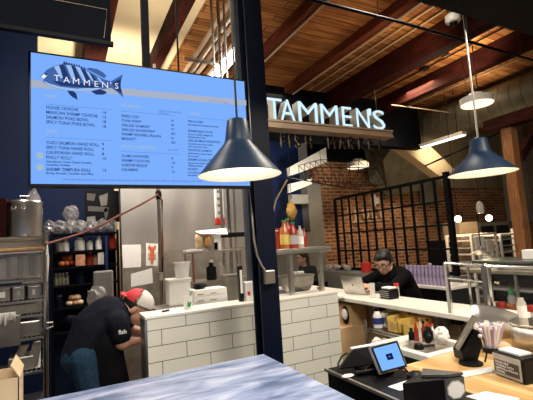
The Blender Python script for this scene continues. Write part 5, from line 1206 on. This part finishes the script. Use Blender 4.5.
# acrylic napkin holder with writing
q0, q1 = onZ(494.5, 374.5, ZWd), onZ(526, 386, ZWd)
t = thing('napkin_holder', q0.lerp(q1, .5), 'black napkin holder with printed front card on the wooden counter', 'holder')
dx = (q1-q0).normalized(); dn = Vector((dx.y, -dx.x, 0)); dn = dn if dn.dot(EYE-q0) > 0 else -dn
L_ = (q1-q0).length; hN = onY(494.5, 350, q0.y).z-ZWd
def blk(a, b, d0, d1, z0_, z1_): return [q0+dx*a-dn*d0+Vector((0, 0, z0_)), q0+dx*b-dn*d0+Vector((0, 0, z0_)), q0+dx*b-dn*d1+Vector((0, 0, z0_)), q0+dx*a-dn*d1+Vector((0, 0, z0_))], (0, 0, z1_-z0_)
MB().prism(*blk(0, L_, 0, .11, .001, hN)).build('case', 'black', t, bevel=.008)
MB().prism(*blk(.004, L_-.012, -.003, -.0005, .008, hN-.004)).build('front_frame', 'clearplastic', t, bevel=.001)
MB().prism(*blk(.010, L_-.022, -.0045, -.0032, .020, hN*.72)).build('front_card', mat('dark_olive_card', (.05, .045, .035), .5), t)
b = MB(); mtx = Matrix((dx, Vector((0, 0, 1)), dn)).transposed().to_4x4()
for k, s in enumerate(('PLEASE HELP', 'YOURSELF WITH', 'NAPKINS & STRAWS', 'THANKS')): b.text(s, q0+dx*.018+dn*.0052+Vector((0, 0, hN*.60-k*.013)), .0125, mtx, bold=.0003)
b.build('card_lettering', 'white_ink', t)
b = MB(); b.prism(*blk(.015, L_-.035, .02, .09, hN, hN+.012)); b.build('napkins', 'paper', t, bevel=.003)
# kraft bag behind
tag(MB().sph(at(503, 348, 2.12), (.045, .04, .035), 20).cyl(at(503, 352, 2.12), (at(503, 352, 2.12).x, at(503, 352, 2.12).y, ZWd+.001), .04).build('bread_paper_bag', 'cardpale', smooth=True), 'tan paper bundle between straw cup and napkin holder', 'bag')

# bar sink tray
A_, B_, C2, D2 = (1.72, 1.585), (1.93, 1.585), (2.10, 2.0), (1.80, 2.0)
x0, x1, y0_, y1_ = 1.70, 2.08, 1.585, 1.99
t = thing('bar_sink', (1.9, 1.8, 0), 'black bar tray station with white rim and shallow steel well', 'sink')
MB().bx(x0, x1, y0_, y1_, 0, ZWd-.03).build('cabinet', 'black', t, bevel=.003)
b = MB(); zr0, zr1 = ZWd-.029, ZWd+.006; w = .045
b.bx(x0, x1, y0_, y0_+w, zr0, zr1).bx(x0, x1, y1_-w*2, y1_, zr0, zr1).bx(x0, x0+w, y0_+w, y1_-w*2, zr0, zr1).bx(x1-w, x1, y0_+w, y1_-w*2, zr0, zr1); b.build('rim', 'solid', t, bevel=.004)
MB().bx(x0+w, x1-w, y0_+w, y1_-w*2, zr0, zr0+.006).build('well', 'steel_dark', t)
zz = ZWd+.006
for i, (x, y, r_, h_, m_, cm, lab) in enumerate(((417, 341, .014, .11, 'sauce', 'redplastic', 'small red sauce bottle at the left of the bitters group'), (421.5, 339, .013, .125, 'clearplastic', 'steel', 'slim clear bottle in the bitters group'), (425, 341.5, .015, .12, 'sauce', 'black', 'dark red bottle in the middle of the bitters group'), (429, 339, .013, .12, 'redplastic', 'black', 'bright red bottle in the bitters group'), (433.5, 341, .014, .10, 'white', 'redplastic', 'white bottle with red cap right of bitters group'), (412, 340, .018, .07, 'black', 'black', 'short black jar at left of the bitters group'))):
    P = onZ(x, y, zz); P.x = min(P.x, x1-.03); P.y = min(P.y, y1_-.025); t = thing('bitters_bottle', P, lab, 'bottle', 'little bottles on the bar tray')
    MB().lathe(P, [(r_, .001), (r_, h_*.6), (r_*.45, h_*.78), (r_*.45, h_*.9)], 14).build('bottle_body', m_, t, smooth=True); MB().cyl(P+Vector((0, 0, h_*.9)), P+Vector((0, 0, h_)), r_*.6).build('cap', cm, t, smooth=True)
P = onZ(419, 349, zz); t = thing('black_strainer', P, 'black round strainer tool on the white tray rim', 'tool')
MB().lathe(P, [(.028, .001), (.03, .012), (.02, .03), (.001, .032)], 20).build('strainer_cup', 'black', t, smooth=True); MB().cyl(P+Vector((.02, 0, .012)), P+Vector((.09, -.03, .012)), .008).build('handle', 'black', t, smooth=True)
P = onZ(448, 345, ZWd+.006); tag(MB().crumple((min(P.x, 2.04), P.y+.04, ZWd+.055), (.045, .04, .045), .3, 3, 15).build('crumpled_cloth', 'paper', smooth=True), 'crumpled white cloth on the tray behind the terminal', 'cloth')
P = onZ(437, 344, ZWd+.006); tag(MB().crumple((min(P.x, 2.04), P.y+.06, ZWd+.05), (.03, .03, .045), .2, 3, 16).build('dark_cup', 'black', smooth=True), 'dark crumpled cup next to the white cloth', 'cup')
# pale work counter with steel basins behind the wood counter
t = thing('work_counter', (2.7, 1.4, 0), 'pale work counter with steel basins behind the wooden counter', 'counter')
MB().bx(2.425, 2.86, .3, 1.575, .904, .944).build('countertop', 'solid', t, bevel=.004); MB().bx(2.44, 2.84, .32, 1.56, 0, .903).build('base', 'steel_dark', t)
def curved(pts, zb_, lab, name='steel_basin'):
    t = thing(name, pts[len(pts)//2], lab, 'basin'); top = [Vector(p) for p in pts]; b = MB()
    v = [b.bm.verts.new(p) for p in top]; w2 = [b.bm.verts.new(Vector((p.x, p.y, zb_))) for p in top]
    for i in range(len(v)-1): b.bm.faces.new((v[i], v[i+1], w2[i+1], w2[i]))
    o = b.build('basin_wall', 'steelwall', t, smooth=True); sd = o.modifiers.new('thick', 'SOLIDIFY'); sd.thickness = .006
    MB().tube(top, .006).build('rolled_rim', 'steel', t, smooth=True); return t
curved([at(470.5, 305, 2.34), at(480, 305, 2.37), at(492, 307, 2.38), at(504, 310, 2.40), at(515, 314, 2.42), at(522, 317.5, 2.44)], .945, 'curved stainless basin wall behind the straws')
curved([at(516, 318, 2.30), at(511, 320, 2.26), at(509.5, 322.5, 2.22), at(512, 325, 2.18), at(520, 326, 2.14), at(533, 327, 2.08), at(545, 328, 2.0)], .945, 'curved stainless basin wall at right edge over the napkin holder')
P = at(523, 318, 2.42); t = thing('squeeze_bottle', (P.x, P.y, .945), 'clear cylindrical bottle standing at the right basin', 'bottle')
r_ = .026; zt_ = at(523, 298, 2.42).z
MB().lathe((P.x, P.y, .945), [(r_, .001), (r_, zt_-.975), (r_*.6, zt_-.955), (r_*.6, zt_-.945)], 20).build('bottle_body', 'clearplastic', t, smooth=True); MB().lathe((P.x, P.y, .945), [(r_*1.03, zt_-1.06), (r_*1.03, zt_-.99)], 20, cap=False).build('white_label', 'paper', t, smooth=True)

# sneeze guard frame on the bar end
t = thing('sneeze_guard', (2.5, 1.95, ZB), 'steel framed glass sneeze guard standing on the bar end', 'guard')
A = onX(448.5, 312, 2.31); XX = 2.31
zt_ = onX(447, 263, XX).z; ya = onX(448.5, 290, XX).y
yb2 = max(onX(486, 290, XX).y, 1.615)
for nm, (p, q_) in {'post': ((XX, ya, ZB), (XX, ya, zt_))}.items():
    MB().bx(p[0]-.012, p[0]+.012, p[1]-.012, p[1]+.012, p[2], q_[2]).build('post', 'chrome', t, bevel=.002)
MB().tube([(XX, ya, zt_), (XX, yb2, zt_-.01)], .009).build('top_rail', 'chrome', t, smooth=True)
MB().tube([(XX, ya, zt_-.10), (XX, yb2, zt_-.11)], .006).build('mid_rail', 'chrome', t, smooth=True)
MB().bx(XX-.002, XX+.002, yb2+.013, ya-.013, ZB+.03, zt_-.115).build('glass_pane', 'glass', t)
MB().bx(XX-.012, XX+.012, yb2-.012, yb2+.012, ZB, zt_-.012).build('post', 'chrome', t, bevel=.002)
# long glass display top
XD = 2.9; zd0 = onX(466, 265, XD).z; yd0 = onX(464, 265, XD).y
t = thing('display_case', (3.0, 1.6, 0), 'steel and glass display case top at the right edge', 'case')
za = onX(470, 264.5, XD).z
MB().bx(XD-.02, XD+.42, .8, yd0, za-.022, za).build('steel_top_edge', 'chrome', t, bevel=.004)
MB().bx(XD+.0, XD+.40, .82, yd0-.03, za+.001, za+.006).build('glass_top', 'glass', t)
MB().bx(XD+.03, XD+.40, .82, yd0-.05, za+.007, za+.03).build('dark_top_tray', mat('dark_green_grey', (.05, .06, .05), .3), t, bevel=.004)
P = onX(491, 290, XD-.0); MB().cyl((XD, P.y, .001), (XD, P.y, za-.022), .016).build('post', 'chrome', t, smooth=True)
c = onX(492, 304, XD); MB().cyl((XD, P.y, c.z-.02), (XD, P.y, c.z+.02), .034).build('post_collar', 'chrome', t, smooth=True)
MB().cyl((XD, yd0-.03, .001), (XD, yd0-.03, za-.022), .012).build('post', 'chrome', t, smooth=True)
MB().bx(XD+.002, XD+.006, .82, P.y-.03, 1.0, za-.03).build('glass_front', 'glass', t)
MB().bx(XD+.02, XD+.42, .8, yd0-.06, 0, .96).build('case_body', 'steel_dark', t, bevel=.004)
MB().bx(XD+.12, XD+.40, .82, yd0-.1, 1.16, 1.17).build('inner_shelf', 'glass', t)
zc_ = .961
for i, (x, y, w, h_, m_, lab) in enumerate(((502, 305, .03, .06, 'redplastic', 'bright red tub in the display case'), (512, 307, .035, .05, 'amber', 'pink orange tub in the middle of the display case'), (523, 306, .03, .05, 'white', 'white tub right of the pink tub in display case'), (531, 307, .035, .06, 'redplastic', 'red tub at the right frame edge in display case'))):
    P = onX(x, y, XD+.07); P.z = zc_; t = thing('food_tub', P, lab, 'tub', 'food tubs in the display case')
    MB().lathe(P, [(w*.85, .001), (w, h_), (w*.95, h_+.008)], 20).build('tub_body', 'white' if i in (0, 3) else m_, t, smooth=True); MB().lathe(P, [(w*1.03, h_*.55), (w*1.05, h_+.010), (w*.9, h_+.016)], 20).build('lid', m_, t, smooth=True)
P = onX(512, 300, XD+.17); P.z = zc_; t = thing('squeeze_bottle', P, 'clear squeeze bottle with green nozzle in the display case', 'bottle')
MB().lathe(P, [(.028, .001), (.03, .10), (.02, .12)], 18).build('bottle_body', 'clearplastic', t, smooth=True); MB().lathe(P, [(.024, .12), (.022, .135), (.006, .18), (.004, .2)], 16).build('nozzle', 'green', t, smooth=True)
tag(MB().bx(XD+.2, XD+.28, onX(530, 265, XD+.2).y-.06, onX(523, 265, XD+.2).y, za+.031, za+.10).build('white_carton', 'paper', bevel=.003), 'small white carton on top of the display case', 'box')
# dark back counter
t = thing('back_counter', (4.3, 2.7, 0), 'dark back counter with open shelves behind the display case', 'counter')
MB().bx(4.2, 4.7, 1.5, 3.25, 1.10, 1.14).build('top', 'steel_dark', t, bevel=.004)
MB().bx(4.6, 4.68, 1.52, 3.2, 0, 1.09).build('back_panel', 'darkwall', t)
for zz in (.3, .7, .92): MB().bx(4.24, 4.59, 1.52, 3.2, zz, zz+.02).build('shelf_board', 'greypaint', t)
for y in (1.55, 2.1, 2.65, 3.18): MB().bx(4.21, 4.24, y-.012, y+.012, 0, 1.09).build('upright', 'steel_dark', t)
rg = random.Random(5)
for i in range(9):
    y = 1.7+i*.17; P = Vector((4.38, y, 1.141)); m_ = ['steel_dark', 'label', 'black', 'clearplastic', 'goods'][i % 5]
    t = thing('kitchen_canister', P, ['first', 'second', 'third', 'fourth', 'fifth', 'sixth', 'seventh', 'eighth', 'last'][i]+' canister counted from the right on the dark back counter', 'canister', 'canisters on the dark back counter')
    h_ = rg.uniform(.06, .14); MB().lathe(P, [(.045, .001), (.05, .01), (.05, h_), (.03, h_+.01)], 18).build('canister_body', m_, t, smooth=True); MB().cyl(P+Vector((0, 0, h_+.01)), P+Vector((0, 0, h_+.025)), .034).build('lid', 'steel', t, smooth=True)
# sheet pan racks
def panrack(xa, xb_, Y, lab, wfill):
    a = onY(xa, 240, Y); b2 = onY(xb_, 240, Y); zt_ = onY((xa+xb_)/2, 234, Y).z; x0, x1 = a.x, b2.x
    t = thing('sheet_pan_rack', ((x0+x1)/2, Y+.3, 0), lab, 'rack')
    for x in (x0, x1):
        for y in (Y, Y+.5): MB().bx(x-.018, x+.018, y-.018, y+.018, .08, zt_).build('post', 'white', t)
    MB().bx(x0, x1, Y-.02, Y+.52, zt_-.02, zt_+.015).build('top_frame', 'white', t)
    b = MB()
    for k in range(11): z = .2+k*(zt_-.3)/10; b.bx(x0+.02, x1-.02, Y+.49, Y+.5, z-.008, z).bx(x0+.02, x0+.04, Y, Y+.49, z-.008, z)
    b.build('rail', 'white', t)
    for k in range(2, 11):
        z = .2+k*(zt_-.3)/10; MB().bx(x0+.03, x1-.03, Y+.01, Y+.48, z+.001, z+.02).build('sheet_pan', 'steel' if k % 2 else 'label', t)
    for x in (x0, x1):
        for y in (Y, Y+.5): MB().cyl((x-.012, y, .04), (x+.012, y, .04), .04).build('caster', 'black', t, smooth=True)
    return t, x0, x1, zt_
_, rx0_, rx1_, rzt = panrack(471.5, 496, 4.6, 'white sheet pan rack left of the pair, behind the grid lamp', 1)
panrack(500.5, 519, 4.6, 'white sheet pan rack right of the pair, near the timber post', 1)
for i, (x, y, w, h_) in enumerate(((477, 244, .24, .26), (487, 246, .18, .2), (479, 256, .16, .22), (487, 258, .2, .2))):
    P = onY(x, y, 4.55); tag(MB().bx(P.x-w/2+.1, P.x+w/2+.1, 4.555, 4.575, P.z-h_/2, P.z+h_/2).build('order_sheet', 'paper'), ('large upper left white sheet taped on the pan rack', 'upper right white sheet taped on the pan rack', 'lower left white sheet taped on the pan rack', 'lower right white sheet taped on the pan rack')[i], 'paper')
# scale lamp hanging before racks
P = onY(481, 250, 3.9); t = thing('hanging_scale', P, 'dark hanging scale pendant with small pan before the racks', 'scale')
MB().cyl(P, (P.x, P.y, onY(480, 212, 3.9).z), .008).build('rod', 'black', t); MB().lathe(P+Vector((0, 0, -.06)), [(.15, 0), (.12, .03), (.03, .06), (.02, .12)], 24).build('pan', 'steel_dark', t, smooth=True)
Q = onY(480, 208, 3.9); MB().lathe(Q+Vector((0, 0, -.08)), [(.05, 0), (.055, .1), (.04, .16), (.01, .18)], 18).build('glass_head', 'clearplastic', t, smooth=True); MB().cyl(Q+Vector((0, 0, .1)), (Q.x, Q.y, ZC-.004), .005).build('cord', 'black', t)
# tan cabinets and dark oven at far back
a = onY(461, 240, 5.4).x; b_ = onY(470, 240, 5.4).x
tag(MB().bx(a, onY(480, 240, 5.4).x, 5.4, 5.8, 0, onY(465, 222, 5.4).z).build('tan_cabinet', 'tan', bevel=.01), 'tall tan cabinet behind the left sheet pan rack', 'cabinet')
t = thing('bakery_oven', (onY(500, 240, 5.9).x, 6.2, 0), 'dark multi deck oven behind the sheet pan racks', 'oven')
x0, x1 = onY(481, 225, 5.9).x, onY(511, 225, 5.9).x; zt_ = onY(495, 222, 5.9).z
MB().bx(x0, x1, 5.95, 6.6, 0, zt_).build('oven_body', 'steel_dark', t, bevel=.01)
for k in range(4):
    for j in range(2): xm = x0+(x1-x0)*(.05+.5*j); MB().bx(xm, xm+(x1-x0)*.4, 5.93, 5.949, zt_-.32-k*.3, zt_-.08-k*.3).build('deck_door', 'black', t, bevel=.005)
for j, x in enumerate((491, 508)):
    P = onY(x, 200, 6.9); tag(MB().cyl((P.x, 6.4, zt_+.001), (P.x, 6.4, ZC-.004), .12, seg=20).build('exhaust_pipe', 'greypaint', smooth=True), ('grey flue pipe left of the two on the far brick wall', 'grey flue pipe right of the two on the far brick wall')[j], 'pipe')
tag(MB().bx(onY(446, 250, 5.2).x, onY(456, 250, 5.2).x, 5.2, 5.6, 0, onY(450, 240, 5.2).z).build('dark_cabinet', 'black', bevel=.01), 'dark cabinet right of the black grid screen', 'cabinet')
# condiment racks between grid and racks (low)
t = thing('tall_white_machine', onY(523, 245, 4.9), 'pale appliance with red stripe beside the timber post', 'appliance')
P = onY(523, 240, 4.9); MB().bx(P.x-.05, P.x+.12, 4.85, 5.1, 0, onY(523, 228, 4.9).z).build('body', 'white', t, bevel=.01); MB().bx(P.x-.052, P.x-.02, 4.845, 4.849, 1.0, 1.35).build('red_stripe', 'redplastic', t)

# ================================================================== LIGHT
def area(loc, size, e, col, rot=(0, 0, 0), sy=None):
    l = bpy.data.lights.new('added_fill_light', 'AREA'); l.energy = e; l.color = col; l.size = size  # unseen fill lights added to brighten the room, no fixtures
    if sy: l.shape = 'RECTANGLE'; l.size_y = sy
    o = bpy.data.objects.new('added_fill_light', l); COL.objects.link(o); o.location = loc; o.rotation_euler = rot; return o
def point(loc, e, col, r=.08):
    l = bpy.data.lights.new('lamp', 'POINT'); l.energy = e; l.color = col; l.shadow_soft_size = r
    o = bpy.data.objects.new('lamp', l); COL.objects.link(o); o.location = loc; return o
def spot(loc, tgt, e, col, ang=60, r=.1):
    l = bpy.data.lights.new('spot', 'SPOT'); l.energy = e; l.color = col; l.spot_size = radians(ang); l.spot_blend = .6; l.shadow_soft_size = r
    o = bpy.data.objects.new('spot', l); COL.objects.link(o); o.location = loc; o.rotation_euler = (Vector(tgt)-Vector(loc)).to_track_quat('-Z', 'Y').to_euler(); return o
area((.3, -.6, 3.9), 1.2, 118, (1, .94, .84), (radians(30), 0, 0))
area((2.6, -.4, 3.9), 1.2, 110, (1, .91, .76), (radians(25), 0, 0))
area((2.9, 2.4, 4.2), .5, 70, (1, .90, .74))
area((1.0, 3.75, 2.93), .9, 46, (1, .90, .80), sy=.25)      # unseen fill added to brighten the stainless wall
area((5.6, 4.8, 4.15), .6, 70, (1, .80, .55))
area((3.2, 5.9, 4.15), .5, 10, (1, .80, .55))
area((-.3, 2.6, 3.9), .4, 38, (1, .92, .8))
for x, y, z in ((6.0, 4.9, 1.75), (6.8, 4.9, 1.75), (7.6, 4.7, 1.75)): point((x, y-.1, z-.12), 9, (1, .72, .38), .05)
spot((5.4, 5.2, 3.9), (5.9, 7.2, 1.9), 80, (1, .70, .40), 80)
spot((7.3, 5.6, 3.4), (7.6, 7.2, 3.6), 40, (1, .82, .55), 120)
spot((6.8, 5.4, 3.35), (6.8, 5.2, 0), 50, (1, .9, .7), 140)
spot((.6, 5.0, 3.0), (.7, 7.2, 4.2), 230, (1, .88, .68), 150)   # unseen uplights added to brighten the cream wall and ceiling
spot((.86, 3.9, 2.85), (.86, 4.2, 1.8), 12, (1, .93, .82), 70)  # unseen spot added behind the screen to brighten the stainless wall
spot((.9, 3.8, 3.15), (.9, 5.2, 4.3), 70, (1, .88, .68), 150)
spot((3.2, 3.6, 3.3), (3.3, 4.0, 4.3), 12, (1, .66, .34), 150)  # unseen uplights added to brighten the planks
spot((5.2, 3.6, 3.75), (5.1, 3.8, 4.3), 75, (1, .80, .48), 165)
spot((4.0, 3.4, 3.8), (4.0, 3.6, 4.3), 14, (1, .76, .42), 165)
spot((6.55, 4.4, 3.75), (6.5, 4.5, 4.3), 24, (1, .80, .5), 165)
spot((3.2, 4.9, 2.3), (3.6, 6.3, 2.8), 150, (1, .9, .75), 70)  # unseen spot added to brighten the pale bulkhead panels
spot((2.0, 4.4, 3.2), (3.4, 4.75, 3.05), 14, (1, .9, .75), 100)  # unseen spot added to pick out the hanging letters
spot((2.0, 5.2, 3.9), (1.7, 5.0, 4.3), 4, (1, .8, .6), 150)

w = bpy.data.worlds.new('world'); SC.world = w; w.use_nodes = True
w.node_tree.nodes['Background'].inputs[0].default_value = (1, .86, .70, 1); w.node_tree.nodes['Background'].inputs[1].default_value = .07
SC.view_settings.view_transform = 'Standard'; SC.view_settings.look = 'None'; SC.view_settings.exposure = 0; SC.view_settings.gamma = 1
